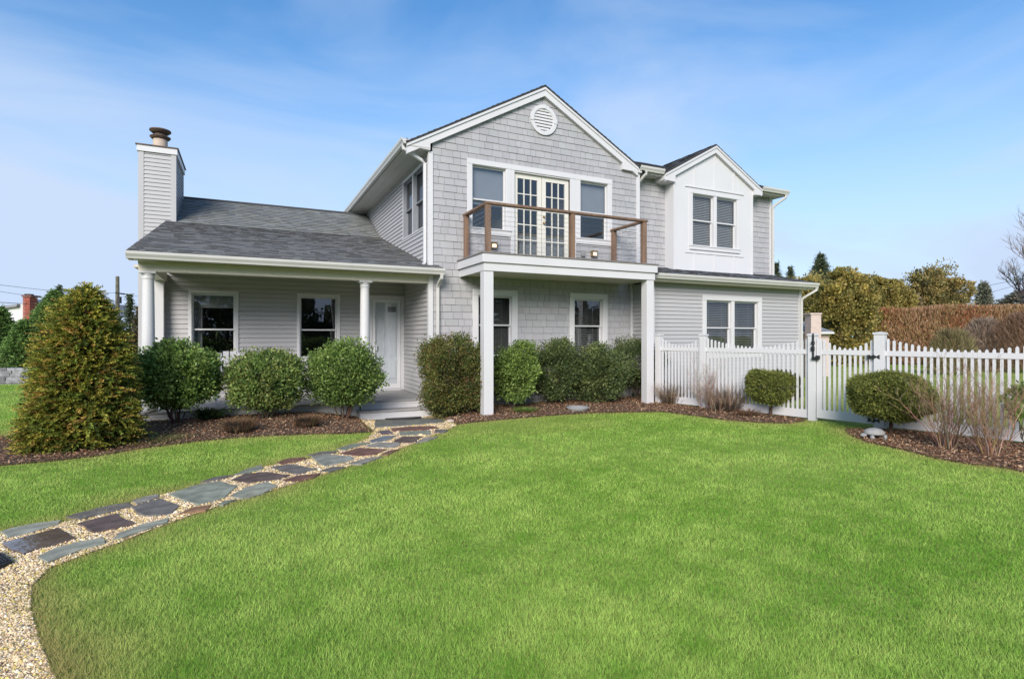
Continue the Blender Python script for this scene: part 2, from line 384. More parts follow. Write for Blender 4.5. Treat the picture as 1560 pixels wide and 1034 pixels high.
def chips():
    X = []; Y = []
    for P, n in ((MUL1, 15000), (MUL2, 14000), (MUL3, 15000)):
        x, y = scatter_in(P, n); X.append(x); Y.append(y)
    x = np.concatenate(X); y = np.concatenate(Y); n = len(x)
    L_ = rng.uniform(.012, .05, n); W_ = rng.uniform(.004, .014, n); a = rng.uniform(0, 6.283, n); t = rng.normal(0, .35, n)
    z = G(x, y)+.016+rng.uniform(0, .022, n)
    u = np.c_[np.cos(a)*np.cos(t), np.sin(a)*np.cos(t), np.sin(t)]*L_[:, None]/2
    v = np.c_[-np.sin(a), np.cos(a), rng.normal(0, .4, n)]*W_[:, None]/2
    p = np.c_[x, y, z]
    V = np.stack([p-u-v, p+u-v, p+u+v, p-u+v], 1)
    pal = np.array([[.16, .085, .055], [.25, .15, .10], [.36, .25, .17], [.10, .06, .042], [.46, .35, .25], [.30, .145, .085]])
    c = pal[rng.choice(6, n, p=[.24, .28, .20, .12, .08, .08])]*rng.uniform(.8, 1.5, n)[:, None]*np.array([1.05, 1, .9])
    tag(npmesh('wood_chips', V.reshape(-1, 3), 4, c, M_mulchc), 'brown shredded bark mulch spread over the planting beds', 'mulch', kind='stuff')
chips()

# ---- flagstones
SC4 = lambda pts: [(x/3.4475, 600+y/3.4475) for x, y in pts]
SC5 = lambda pts: [(380+x/4.105, 580+y/4.105) for x, y in pts]
BG = (.30, .30, .235); DB = (.125, .09, .078); DG = (.16, .145, .13); RU = (.28, .155, .09); GR = (.27, .25, .215); GN = (.22, .23, .18); BR = (.175, .095, .075)
STONES = [
 (SC4([(0, 735), (60, 715), (180, 690), (320, 672), (308, 692), (230, 715), (160, 738), (40, 765)]), BG, 'long pale bluish flagstone at the lawn edge, leftmost in the path', 0),
 (SC4([(10, 795), (150, 755), (310, 712), (404, 768), (260, 808), (125, 850), (60, 830)]), DB, 'wet glistening dark brown flagstone nearest the black rubber mat', 1),
 (SC4([(195, 870), (290, 820), (420, 785), (545, 765), (553, 795), (430, 827), (250, 897)]), BG, 'pale bluish flagstone tongue lying nearest the camera against the big lawn', 0),
 (SC4([(345, 655), (520, 605), (680, 578), (690, 598), (560, 635), (420, 668)]), DG, 'narrow dark grey flagstone half under the small lawn edge behind a dark brown slab', 0),
 (SC4([(405, 690), (540, 655), (615, 636), (650, 665), (714, 688), (600, 718), (490, 737)]), DB, 'dark brown flagstone ringed by pebbles just beyond the wet one', 0),
 (SC4([(590, 775), (620, 742), (760, 692), (890, 660), (880, 682), (740, 732), (640, 767)]), BG, 'slim bluish green flagstone along the big lawn beside a dark slate one', 0),
 (SC4([(692, 570), (760, 548), (830, 535), (835, 550), (720, 588)]), GR, 'small grey flagstone wedged behind the dark slate one', 0),
 (SC4([(690, 602), (840, 558), (942, 595), (900, 637), (780, 650), (718, 632)]), DG, 'dark slate flagstone left of the large pale green one', 0),
 (SC4([(885, 535), (1010, 490), (1150, 465), (1247, 490), (1180, 552), (1040, 590), (940, 557)]), (.26, .27, .21), 'largest pale green flagstone in the middle of the path', 0),
 (SC4([(940, 640), (1010, 605), (1112, 590), (1080, 622)]), RU, 'rusty orange brown flagstone in front of the largest pale green one', 0),
 (SC4([(1050, 470), (1140, 442), (1230, 434), (1130, 463)]), DG, 'thin dark flagstone sliver above the largest pale green one', 0),
 (SC4([(1145, 590), (1180, 570), (1245, 562), (1172, 592)]), GN, 'tiny grey green flagstone next to the rusty one at the big lawn edge', 0),
 ([(349.5, 758), (374, 745), (400, 738), (407, 736), (422.6, 743), (402, 753), (380, 760), (370, 762)], BG, 'pale blue green flagstone right of the largest one', 0),
 ([(354, 726), (377, 716), (398, 710), (403, 716), (380, 722)], GN, 'grey green flagstone at the small lawn edge behind a dark brown one', 0),
 ([(352, 733), (374, 723.5), (404, 721), (442, 725.7), (426, 732), (380, 737), (371, 736)], DB, 'long dark brown flagstone behind the pale blue green one mid path', 0),
 (SC5([(170, 520), (240, 492), (340, 485), (365, 492), (290, 515), (200, 530)]), BR, 'small reddish brown flagstone touching the small lawn', 0),
 (SC5([(130, 548), (260, 530), (430, 560), (300, 592), (190, 572)]), DG, 'dark purple slate flagstone in front of a small reddish one', 0),
 (SC5([(205, 632), (300, 602), (450, 585), (400, 612), (280, 640)]), BR, 'long thin dark brown flagstone against the big lawn mid path', 0),
 (SC5([(385, 482), (480, 468), (640, 480), (662, 498), (560, 522), (470, 540), (420, 512)]), (.26, .26, .22), 'light blue grey flagstone with pale gravel around it, further up the path', 0),
 (SC5([(360, 470), (450, 450), (560, 446), (520, 463), (400, 478)]), DG, 'slate grey flagstone strip behind the light blue grey one', 0),
 (SC5([(555, 462), (690, 425), (857, 435), (790, 467), (690, 477)]), BR, 'deep red brown flagstone in the upper half of the path', 0),
 (SC5([(720, 412), (800, 392), (940, 392), (940, 407), (900, 425), (750, 420)]), GR, 'grey flagstone just behind the deep red brown one', 0),
 (SC5([(545, 430), (640, 402), (770, 390), (690, 412), (600, 442)]), GN, 'greenish grey flagstone touching the small lawn near the steps', 0),
 (SC5([(440, 572), (520, 546), (602, 546), (500, 578)]), DG, 'small slate flagstone on the big lawn side in front of the light blue grey one', 0),
 (SC5([(610, 527), (740, 492), (832, 480), (700, 530)]), GR, 'thin grey flagstone on the big lawn side below the deep red brown one', 0),
 (SC5([(820, 470), (880, 442), (937, 435), (870, 467)]), BR, 'small brown flagstone right of the deep red brown one', 0),
 (SC5([(750, 382), (840, 352), (920, 350), (850, 380), (770, 391)]), (.17, .19, .21), 'blue flagstone left of a dark brown one near the steps', 0),
 (SC5([(800, 322), (870, 312), (902, 335), (830, 343)]), (.14, .11, .12), 'small purple brown flagstone at the left end before the steps', 0),
 (SC5([(890, 302), (1000, 292), (1150, 289), (1190, 300), (1100, 313), (900, 321)]), BR, 'wide brown flagstone right before the landing slab', 0),
 (SC5([(900, 382), (960, 354), (1082, 355), (1030, 391), (930, 393)]), DB, 'dark brown flagstone in front of the wide green grey one near the steps', 0),
 (SC5([(935, 323), (1130, 317), (1135, 341), (945, 346)]), GN, 'wide green grey flagstone second row from the landing slab', 0),
 (SC5([(1160, 309), (1247, 312), (1220, 331), (1160, 329)]), DG, 'small slate flagstone by the big lawn corner near the landing slab', 0),
 (SC5([(1035, 397), (1092, 364), (1180, 356), (1112, 382)]), GR, 'blue grey flagstone at the big lawn edge right of a dark brown one', 0),
 (SC5([(780, 270), (785, 296), (920, 290), (1100, 274), (1242, 258), (1165, 232), (900, 238), (790, 246)]), (.18, .18, .155), 'broad bluestone landing slab at the foot of the porch steps', 0)]
STP = []
for pts, c, lab, wet in STONES:
    P = [gp(a, b) for a, b in pts]
    # slightly roughened outline
    Q = []
    for i in range(len(P)):
        a = Vector(P[i]); b = Vector(P[(i+1) % len(P)]); Q.append(a)
        L_ = (b-a).length; k = int(L_/.13)
        nn = Vector((-(b-a).y, (b-a).x)).normalized()
        for j in range(1, k+1):
            Q.append(a.lerp(b, j/(k+1))+nn*random.uniform(-.009, .009))
    STP.append([tuple(q) for q in Q])
    cx = sum(q.x for q in Q)/len(Q); cy = sum(q.y for q in Q)/len(Q); k = len(Q)
    area = sum(Q[i].x*Q[(i+1) % k].y-Q[(i+1) % k].x*Q[i].y for i in range(k))
    if area < 0: Q = Q[::-1]
    A_ = np.array([(q.x, q.y, 1) for q in Q]); cf = np.linalg.lstsq(A_, np.array([float(G(q.x, q.y)) for q in Q]), rcond=None)[0]; tilt = lambda q: float(cf[0]*q.x+cf[1]*q.y+cf[2]); zt = tilt(Vector((cx, cy)))
    b = MB()
    inn = [q.lerp(Vector((cx, cy)), .02) for q in Q]
    top = [(q.x, q.y, tilt(q)+.021) for q in inn]; mid = [(q.x, q.y, tilt(q)+.017) for q in Q]; bot = [(q.x, q.y, tilt(q)-.02) for q in Q]
    F = [tuple(range(k))]+[(k+i, k+(i+1) % k, (i+1) % k, i) for i in range(k)]+[(2*k+i, 2*k+(i+1) % k, k+(i+1) % k, k+i) for i in range(k)]
    b.add(top+mid+bot, F, c)
    o = b.build('flagstone', M_wet if wet else M_stone)
    for v in o.data.vertices: v.co -= Vector((cx, cy, zt))
    o.location = (cx, cy, zt)
    tag(o, lab, 'flagstone', 'flagstones of the garden path')
def pebbles():
    import mathutils
    n = 120000
    d = 1.9*(13/1.9)**rng.random(n*3); lat = rng.uniform(-1.15, .1, n*3)*d
    x = SY*d+CY*lat; y = CY*d-SY*lat
    k = inpoly(x, y, PATH)
    for P in STP: k &= ~inpoly(x, y, P)
    x, y, d = x[k][:n], y[k][:n], d[k][:n]; n = len(x)
    O = np.array([(1, 0, 0), (-1, 0, 0), (0, 1, 0), (0, -1, 0), (0, 0, 1), (0, 0, -1)], float)
    Fc = np.array([(0, 2, 4), (2, 1, 4), (1, 3, 4), (3, 0, 4), (2, 0, 5), (1, 2, 5), (3, 1, 5), (0, 3, 5)])[:4]
    s = rng.lognormal(math.log(.0054), .35, n)*(1+d*.05)
    sc = np.c_[s*rng.uniform(.8, 1.5, n), s*rng.uniform(.7, 1.1, n), s*rng.uniform(.6, .9, n)]
    a = rng.uniform(0, 6.283, n)
    V = O[None]*sc[:, None]*rng.uniform(.8, 1.2, (n, 6, 1)); ca, sa = np.cos(a)[:, None], np.sin(a)[:, None]
    X2 = V[..., 0]*ca-V[..., 1]*sa; Y2 = V[..., 0]*sa+V[..., 1]*ca
    V = np.stack([X2+x[:, None], Y2+y[:, None], V[..., 2]+(G(x, y)+.006+rng.uniform(0, .006, n))[:, None]], -1)
    T = V[:, Fc].reshape(-1, 3)
    pal = np.array([[.76, .56, .33], [.82, .66, .42], [.60, .40, .22], [.84, .74, .58], [.72, .54, .14], [.38, .26, .17], [.78, .60, .16]])
    c = pal[rng.choice(7, n, p=[.28, .22, .16, .12, .07, .08, .07])]*rng.uniform(.75, 1.15, n)[:, None]
    tag(npmesh('path_pebbles', T, 3, np.repeat(c, len(Fc), 0), M_peb), 'tan and cream pebble gravel filling the path between flagstones', 'gravel', kind='stuff')
pebbles()

# ---------------------------------------------------------------- wall cladding
def lap(mb, F, z0, z1, exp, clip, openings=(), th=.02, shingle=0, base=(.5, .5, .52), rr=random.Random(3)):
    z = z0
    while z < z1-1e-4:
        zt = min(z+exp, z1); b = clip(z); t = clip(zt); zm = (z+zt)/2
        if not b or b[1]-b[0] < .03: z = zt; continue
        if not t or t[1]-t[0] < 0: t = ((b[0]+b[1])/2,)*2
        segs = [(b[0], b[1], t[0], t[1])]
        for (o0, o1, oz0, oz1) in openings:
            if oz0 < zm < oz1:
                ns = []
                for s0, s1, u0, u1 in segs:
                    if o1 <= s0 or o0 >= s1: ns.append((s0, s1, u0, u1)); continue
                    if o0 > s0: ns.append((s0, o0, u0, o0))
                    if o1 < s1: ns.append((o1, s1, o1, u1))
                segs = ns
        for s0, s1, u0, u1 in segs:
            mb.add([F(s0, z, -.004), F(s1, z, -.004), F(u1, zt, -.004), F(u0, zt, -.004)], [(0, 1, 2, 3)], tuple(c*.8 for c in base) if shingle else None)
            cuts = [s0]
            if shingle:
                while cuts[-1] < s1-.02: cuts.append(min(s1, cuts[-1]+shingle*rr.uniform(.55, 1.45)))
                if s1-cuts[-1] > 0: cuts[-1] = s1
            else: cuts.append(s1)
            tp = lambda a: min(max(a, u0), u1); gp_ = .006 if shingle else .009
            for i in range(len(cuts)-1):
                a0, a1 = cuts[i], cuts[i+1]; g_ = .0035 if shingle else 0
                a0 += g_; a1 -= g_
                if a1-a0 < .01: continue
                t_ = th*(rr.uniform(.75, 1.15) if shingle else 1); dz = rr.uniform(-.003, .003) if shingle else 0
                c = tuple(q*rr.uniform(.988, 1.012) for q in base) if shingle else None
                k = rr.uniform(.93, 1.05); c = tuple(q*k for q in c) if c else None
                P = [F(a0, z+dz, t_), F(a1, z+dz, t_), F(tp(a1), zt-gp_, .003), F(tp(a0), zt-gp_, .003), F(a0, z+dz, -.003), F(a1, z+dz, -.003), F(tp(a1), zt, -.003), F(tp(a0), zt, -.003)]
                mb.add(P, [(0, 1, 2, 3), (4, 5, 1, 0), (4, 0, 3, 7), (1, 5, 6, 2)], c)
        z = zt
SG = (.365, .360, .374)

house = thing('house', (3.5, 13, 0), 'light grey two storey house with white trim, balcony, porch and side chimney', 'house')
OPEN = {}
def window(F, a0, a1, z0, z1, trim=.1, twin=False, blind='slats', wall=None, tm=None, div=None, depth=.9, lower=.5, face=.034, sash_c=None, bottom=None, curtain=False, gm=None, closed=0):
    tm = tm or M_white
    b = MB(); bt = bottom or trim
    b.fbox(F, a0, a0+trim, z0+bt, z1-trim, 0, face); b.fbox(F, a1-trim, a1, z0+bt, z1-trim, 0, face)
    b.fbox(F, a0-.0, a1+.0, z1-trim, z1, 0, face+.006); b.fbox(F, a0, a1, z0, z0+bt, 0, face+.004)
    b.fbox(F, a0-.015, a1+.015, z0+bt-.012, z0+bt+.018, face*.3, face+.022)
    i0, i1, j0, j1 = a0+trim, a1-trim, z0+bt, z1-trim
    units = [(i0, i1)]
    if twin:
        mm = (i0+i1)/2; mw = .045; b.fbox(F, mm-mw, mm+mw, j0+.018, j1, -.08, face-.006); units = [(i0, mm-mw), (mm+mw, i1)]
    wn = b.build('window', tm, house, bevel=.004)
    if wall is not None: OPEN.setdefault(wall, []).append((i0-trim*.45, i1+trim*.45, j0-bt*.45, j1+trim*.45))
    for u0, u1 in units:
        s = MB(); fw = .028; jm = j0+(j1-j0)*lower
        s.fbox(F, u0-.01, u0+.012, j0-.01, j1+.01, -.11, .018); s.fbox(F, u1-.012, u1+.01, j0-.01, j1+.01, -.11, .018)
        s.fbox(F, u0+.012, u1-.012, j1-.012, j1+.01, -.11, .018); s.fbox(F, u0+.012, u1-.012, j0-.01, j0+.018, -.11, .018)
        q0, q1 = u0+.012, u1-.012
        for (za, zb, n0) in ((jm-.015, j1-.012, -.045), (j0+.018, jm+.018, -.08)):
            s.fbox(F, q0, q0+fw, za, zb, n0-.028, n0); s.fbox(F, q1-fw, q1, za, zb, n0-.028, n0)
            s.fbox(F, q0+fw, q1-fw, zb-fw-.004, zb, n0-.028, n0); s.fbox(F, q0+fw, q1-fw, za, za+fw+.004, n0-.028, n0)
        sa = s.build('sash', sash_c or M_white, wn)
        p = MB()
        for (za, zb, n0) in ((jm+.02, j1-.045, -.058), (j0+.05, jm-.018, -.094)):
            p.add([F(q0+fw, za, n0), F(q1-fw, za, n0), F(q1-fw, zb, n0), F(q0+fw, zb, n0)], [(0, 1, 2, 3)])
        p.build('pane', gm or M_glass, wn)
        r = MB(); e = .02
        A, B, C, D = u0-e, u1+e, j0-e, j1+e
        q = [F(A, C, -.112), F(B, C, -.112), F(B, D, -.112), F(A, D, -.112), F(A-.3, C-.3, -depth), F(B+.3, C-.3, -depth), F(B+.3, D, -depth), F(A-.3, D, -depth)]
        r.add(q, [(4, 5, 6, 7), (0, 1, 5, 4), (1, 2, 6, 5), (2, 3, 7, 6), (3, 0, 4, 7)])
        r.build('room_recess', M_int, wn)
        if curtain:
            c = MB(); k = 14
            P = []
            for i in range(k+1):
                a = u0+.02+.17*i/k; P += [F(a, j0, -.2-.02*math.sin(i*1.9)), F(a, j1-.25, -.2-.02*math.sin(i*1.9))]
            c.add(P, [(2*i, 2*i+2, 2*i+3, 2*i+1) for i in range(k)])
            P = [F(u0+.02, j1-.3, -.19), F(u1-.02, j1-.3, -.19), F(u1-.02, j1, -.19), F(u0+.02, j1, -.19)]
            c.add(P, [(0, 1, 2, 3)]); c.build('curtain', M_intl, wn)
        if blind == 'slats':
            s2 = MB(); z = j0+.02
            while z < j1:
                ti = .012 if closed < 1 else .036
                s2.add([F(u0+.015, z, -.128), F(u1-.015, z, -.128), F(u1-.015, z+ti, -.165), F(u0+.015, z+ti, -.165)], [(0, 1, 2, 3)]); z += .046
            for f in (.25, .75): s2.fbox(F, u0+(u1-u0)*f-.002, u0+(u1-u0)*f+.002, j0, j1, -.127, -.125)
            s2.build('blind', M_blind, wn)
        elif blind == 'shade':
            s2 = MB(); s2.fbox(F, u0+.014, u1-.014, j0+((j1-j0)*.42 if wall == 'FW' else .0), j1-.01, -.15, -.13); s2.fbox(F, u0+.014, u1-.014, j0+(j1-j0)*.42-.025, j0+(j1-j0)*.42, -.155, -.128)
            s2.build('roller_shade', M_shade, wn)
    return wn
FW = front(11.2); PW = front(13.25); LW = leftf(3.5); BW = front(11.17); AW = front(10.45)
# main facade
window(FW, 4.35, 5.41, 3.80, 5.45, .115, wall='FW', blind='shade', bottom=.13, lower=.47)
window(FW, 7.16, 8.22, 3.79, 5.45, .12, wall='FW', blind='shade', bottom=.13, lower=.47)
window(FW, 4.48, 5.58, .95, 2.59, .13, wall='FW', lower=.52)
window(FW, 6.98, 8.08, .95, 2.59, .13, wall='FW', lower=.52)
# porch wall, left wall, addition, bump-out
wv = window(PW, -1.09, -.15, .98, 2.52, .06, wall='PW', blind=None, lower=.46, tm=M_white, curtain=True, depth=2.5)
window(PW, 1.03, 1.97, .98, 2.52, .06, wall='PW', blind=None, lower=.46, depth=2.5)
window(LW, 11.55, 13.34, 3.86, 5.36, .055, twin=True, wall='LW', blind='shade', gm=M_screen, sash_c=M_shade, face=.02)
window(AW, 10.5, 12.66, .98, 2.61, .13, twin=True, wall='AW', lower=.48)
window(front(11.17), 10.76, 12.64, 3.90, 5.52, .10, twin=True, wall='BW', lower=.5, closed=1)
# french doors
def glazed_leaf(F, a0, a1, z0, z1, parent, knob_at):
    b = MB(); st = .105; tr = .11; br = .2; n0, n1 = -.085, -.04
    b.fbox(F, a0, a0+st, z0, z1, n0, n1); b.fbox(F, a1-st, a1, z0, z1, n0, n1); b.fbox(F, a0+st, a1-st, z1-tr, z1, n0, n1); b.fbox(F, a0+st, a1-st, z0, z0+br, n0, n1)
    g0, g1, h0, h1 = a0+st, a1-st, z0+br, z1-tr
    for i in (1, 2): x = g0+(g1-g0)*i/3; b.fbox(F, x-.011, x+.011, h0, h1, n0+.008, n1-.006)
    for i in range(1, 5): z = h0+(h1-h0)*i/5; b.fbox(F, g0, g1, z-.011, z+.011, n0+.01, n1-.008)
    d = b.build('french_door', M_door, parent)
    p = MB(); p.add([F(g0, h0, -.062), F(g1, h0, -.062), F(g1, h1, -.062), F(g0, h1, -.062)], [(0, 1, 2, 3)]); p.build('pane', M_glass, d)
    if knob_at:
        a = knob_at
        for z in (z0+.98, z0+1.12):
            k = MB()
            c = F(a, z, -.04); e = F(a, z, .0)
            k.tube([c, ((c[0]+e[0])/2, (c[1]+e[1])/2, z), e, F(a, z, .025), F(a, z, .03)], [.03, .012, .03 if z < z0+1.1 else .02, .028 if z < z0+1.1 else .016, .008], 12)
            k.build('door_knob' if z < z0+1.1 else 'door_lock', M_brass, d, smooth=True)
    return d
b = MB()
b.fbox(FW, 5.413, 5.50, 3.2, 5.33, 0, .034); b.fbox(FW, 6.99, 7.157, 3.2, 5.33, 0, .034); b.fbox(FW, 5.413, 7.157, 5.33, 5.449, 0, .042)
b.fbox(FW, 5.5, 6.99, 5.3, 5.33, -.12, .02); b.fbox(FW, 5.48, 7.0, 3.185, 3.225, -.12, .05)
b.build('door_casing', M_white, house, bevel=.003)
OPEN['FW'].append((5.46, 7.04, 3.1, 5.38))
lf = glazed_leaf(FW, 5.505, 6.238, 3.228, 5.298, house, None)
rf = glazed_leaf(FW, 6.252, 6.985, 3.228, 5.298, house, 6.30)
r = MB(); q = [FW(5.5, 3.2, -.12), FW(6.99, 3.2, -.12), FW(6.99, 5.3, -.12), FW(5.5, 5.3, -.12), FW(4.6, 3.2, -3), FW(8.2, 3.2, -3), FW(8.2, 5.6, -3), FW(4.6, 5.6, -3)]
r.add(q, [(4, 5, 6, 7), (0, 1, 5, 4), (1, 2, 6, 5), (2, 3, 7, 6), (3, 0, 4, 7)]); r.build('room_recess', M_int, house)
for lx, ly, lz, lr in ((5.86, 12.3, 5.1, .07), (6.05, 12.6, 5.06, .055), (5.25, 11.75, 4.8, .03)):
    lamp = MB(); lamp.lathe(lx, ly, [(.01, lz+lr), (lr*.8, lz+lr*.6), (lr, lz), (lr*.7, lz-lr*.7), (.01, lz-lr)], 12); lamp.build('ceiling_lamp', M_bulb, house, smooth=True)
s2 = MB()
for z in np.arange(3.25, 3.95, .027): s2.add([FW(5.56, z, -.13), FW(6.93, z, -.13), FW(6.93, z+.017, -.148), FW(5.56, z+.017, -.148)], [(0, 1, 2, 3)])
s2.build('blind', M_blind, house)
# walls
b = MB(); RZ, RX, MS = 7.39, 6.26, .555
def gclip(z):
    lo = RX-(RZ-.12-z)/MS; hi = RX+(RZ-.12-z)/MS
    return (max(3.56, lo), min(8.99 if z > 2.95 else 8.80, hi)) if RZ-.12-z > .02 else None
lap(b, FW, .10, 7.3, .152, gclip, OPEN['FW'], .015, .215, SG)
b.build('front_wall', M_shg, house)
for a in ((3.5, 8.87, 11.21, 11.4, -.2, .1), (8.9, 14.2, 10.46, 10.6, -.2, .12), (-1.6, -1.5, 13.3, 20, -.2, .2)): fnd = MB(); fnd.box(*a); fnd.build('foundation', M_conc, house)
b = MB(); lap(b, PW, .24, 2.86, .098, lambda z: (-1.55, 3.49), OPEN['PW']+[(2.62, 3.51, .2, 2.5)], .021); b.build('porch_wall', M_sid, house)
b = MB(); lap(b, LW, .235, 5.6, .098, lambda z: (11.27, 13.25) if z < 2.9 else (11.27, 20), OPEN['LW'], .021); b.build('side_wall', M_sid, house)
b = MB(); lap(b, AW, .12, 2.86, .098, lambda z: (8.93, 14.19), OPEN['AW'], .021)
lap(b, leftf(8.87), .12, 2.86, .098, lambda z: (10.51, 11.2), (), .021); lap(b, rightf(14.26), .12, 2.86, .098, lambda z: (10.51, 16), (), .021); b.build('addition_wall', M_sid, house)
b = MB(); lap(b, front(11.5), 3.3, 5.75, .152, lambda z: (9.0, 10.2), (), .015, .215, SG); b.build('upper_wall', M_shg, house); b = MB(); lap(b, front(11.5), 3.3, 5.75, .152, lambda z: (13.18, 14.28), (), .015, .215, SG)
b.build('upper_wall', M_shg, house)
b = MB(); lap(b, rightf(14.38), 3.3, 5.8, .152, lambda z: (11.6, 18), (), .015, .215, SG); b.build('upper_side_wall', M_shg, house); b = MB(); lap(b, rightf(9.07), 2.9, 5.9, .152, lambda z: (11.25, 11.5), (), .015, .215, SG); b.build('upper_side_wall', M_shg, house)
b = MB(); lap(b, leftf(-1.62), .2, 2.9, .098, lambda z: (13.3, 20), (), .021)
def lclip(z):
    y = 10.9+(z-2.9)/.286 if z < 4.3 else 15.8+(z-4.3)/.54
    return (max(13.3, y), 20)
lap(b, leftf(-1.62), 2.9, 5.2, .098, lclip, (), .021); b.build('end_wall', M_sid, house)
for a in ((-1.6, 3.5, 19.95, 20.0, 0, 4.9), (3.52, 9.05, 19.95, 20.0, 0, 5.9), (9.1, 14.3, 18.6, 18.65, 0, 5.8)): b = MB(); b.box(*a); b.build('rear_wall', M_sid, house)
b = MB(); b.box(9.0, 14.28, 11.52, 11.54, 2.7, 3.4); b.build('backing_board', M_sid, house)  # hidden board added to block sky showing through under the addition roof
# corner boards and friezes
for a in ((3.47, 3.57, 11.165, 11.27, .1, 5.47), (8.985, 9.085, 11.165, 11.25, 2.95, 5.72), (8.80, 8.885, 11.165, 11.25, .1, 2.9), (8.845, 8.94, 10.42, 10.52, .12, 2.86),
          (14.18, 14.285, 10.42, 10.52, .12, 2.86), (14.28, 14.4, 11.47, 11.6, 3.3, 5.75), (-1.65, -1.545, 13.215, 13.31, .2, 2.86)):
    b = MB(); b.box(*a); b.build('corner_board', M_white, house, bevel=.004)
# bump-out
b = MB(); bz, bx, bs = 6.84, 11.66, .555
def bface():
    hw = (13.18-10.2)/2
    F = BW; o = OPEN['BW'][0]
    # white board face with the window opening, in four pieces
    b.fprism(F, [(10.2, 3.32), (o[0], 3.32), (o[0], o[3]), (o[0], bz-.12-bs*abs(o[0]-bx)), (10.2, 5.9)], -.03, 0)
    b.fprism(F, [(o[1], 3.32), (13.18, 3.32), (13.18, 5.9), (o[1], bz-.12-bs*abs(o[1]-bx))], -.03, 0)
    b.fprism(F, [(o[0], 3.32), (o[1], 3.32), (o[1], o[2]), (o[0], o[2])], -.03, 0)
    b.fprism(F, [(o[0], o[3]), (o[1], o[3]), (o[1], bz-.12-bs*abs(o[1]-bx)), (bx, bz-.12), (o[0], bz-.12-bs*abs(o[0]-bx))], -.03, 0)
    b.box(10.2, 10.23, 11.2, 11.5, 3.3, 5.85); b.box(13.15, 13.18, 11.2, 11.5, 3.3, 5.85)
    for x in (10.95, 11.69, 12.43):
        b.fbox(F, x-.022, x+.022, 5.60, bz-.16-bs*abs(x-bx), 0, .016)
        b.fbox(F, x-.022, x+.022, 3.33, 3.80, 0, .016)
    for x in (10.215, 13.165): b.fbox(F, x-.02, x+.045 if x < 11 else x+.02, 3.32, 5.72, 0, .018)
    b.fbox(F, 10.60, 12.80, 5.575, 5.60, 0, .03); b.fbox(F, 10.60, 12.80, 3.80, 3.825, 0, .022)
bface(); b.build('bump_out_wall', M_white, house, bevel=.003)

# ---------------------------------------------------------------- roofs
def roofplane(mb, O, U, V, ul, vl, exp=.14, tab=.24, seed=1, base=(.215, .217, .212), uclip=None):
    rr = random.Random(seed); O, U, V = Vector(O), Vector(U).normalized(), Vector(V).normalized(); Nn = U.cross(V).normalized()
    if Nn.z < 0: Nn = -Nn
    P = lambda u, v, h: tuple(O+U*u+V*v+Nn*h)
    th = .035
    pts = [P(0, 0, -th), P(ul, 0, -th), P(ul, vl, -th), P(0, vl, -th), P(0, 0, -.002), P(ul, 0, -.002), P(ul, vl, -.002), P(0, vl, -.002)]
    mb.add(pts, [(3, 2, 1, 0), (4, 5, 6, 7), (0, 1, 5, 4), (1, 2, 6, 5), (2, 3, 7, 6), (3, 0, 4, 7)], (.04, .04, .042))
    n = int(math.ceil(vl/exp))
    for j in range(n):
        v0 = j*exp; v1 = min(vl, v0+exp+.004); u = -rr.uniform(0, tab)
        while u < ul:
            wd = tab*rr.uniform(.35, 1.2); a0, a1 = max(0, u), min(ul, u+wd); u += wd
            if a1-a0 < .005: continue
            h = rr.choice((.012, .018)); k = rr.uniform(.80, 1.18); tint = rr.uniform(-.012, .012)
            c = (base[0]*k+tint*.5, base[1]*k+tint*.2, base[2]*k-tint)
            p = [P(a0, v0-(.006 if h > .01 else 0), h), P(a1, v0-(.006 if h > .01 else 0), h), P(a1, v1, .004), P(a0, v1, .004), P(a0, v0, -.002), P(a1, v0, -.002), P(a0, v1, -.002), P(a1, v1, -.002)]
            mb.add(p, [(0, 1, 2, 3)], c); mb.add(p, [(4, 5, 1, 0), (4, 0, 3, 6), (1, 5, 7, 2)], (.075, .075, .078))  # butt edges darkened: felt edge plus tab shadow lines painted into the colour
rfm = MB()
e = .286; vl = math.hypot(4.9, 4.9*e)
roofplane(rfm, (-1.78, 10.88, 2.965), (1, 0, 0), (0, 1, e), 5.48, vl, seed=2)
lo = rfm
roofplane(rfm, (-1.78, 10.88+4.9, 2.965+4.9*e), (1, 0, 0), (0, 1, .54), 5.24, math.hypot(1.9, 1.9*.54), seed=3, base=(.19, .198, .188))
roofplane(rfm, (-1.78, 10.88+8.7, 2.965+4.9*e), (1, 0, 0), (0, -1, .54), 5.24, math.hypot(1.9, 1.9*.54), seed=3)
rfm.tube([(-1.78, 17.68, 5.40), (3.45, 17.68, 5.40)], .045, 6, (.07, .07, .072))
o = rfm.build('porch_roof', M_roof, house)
rm = MB(); hl = 3.30; Lm = math.hypot(hl, hl*MS)
yb = 21
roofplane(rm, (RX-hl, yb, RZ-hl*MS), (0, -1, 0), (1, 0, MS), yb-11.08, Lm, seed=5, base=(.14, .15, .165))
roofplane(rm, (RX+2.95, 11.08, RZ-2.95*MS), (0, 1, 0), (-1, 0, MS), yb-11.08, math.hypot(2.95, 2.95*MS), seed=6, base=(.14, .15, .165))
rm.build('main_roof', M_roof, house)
rw = MB(); ws = .42
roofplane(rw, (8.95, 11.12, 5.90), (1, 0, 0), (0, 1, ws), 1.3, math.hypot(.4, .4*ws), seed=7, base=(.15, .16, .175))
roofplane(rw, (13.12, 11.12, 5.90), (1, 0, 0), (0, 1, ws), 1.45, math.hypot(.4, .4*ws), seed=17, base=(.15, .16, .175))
roofplane(rw, (8.95, 11.52, 5.90+.4*ws), (1, 0, 0), (0, 1, ws), 5.62, math.hypot(3.5, 3.5*ws), seed=27, base=(.15, .16, .175))
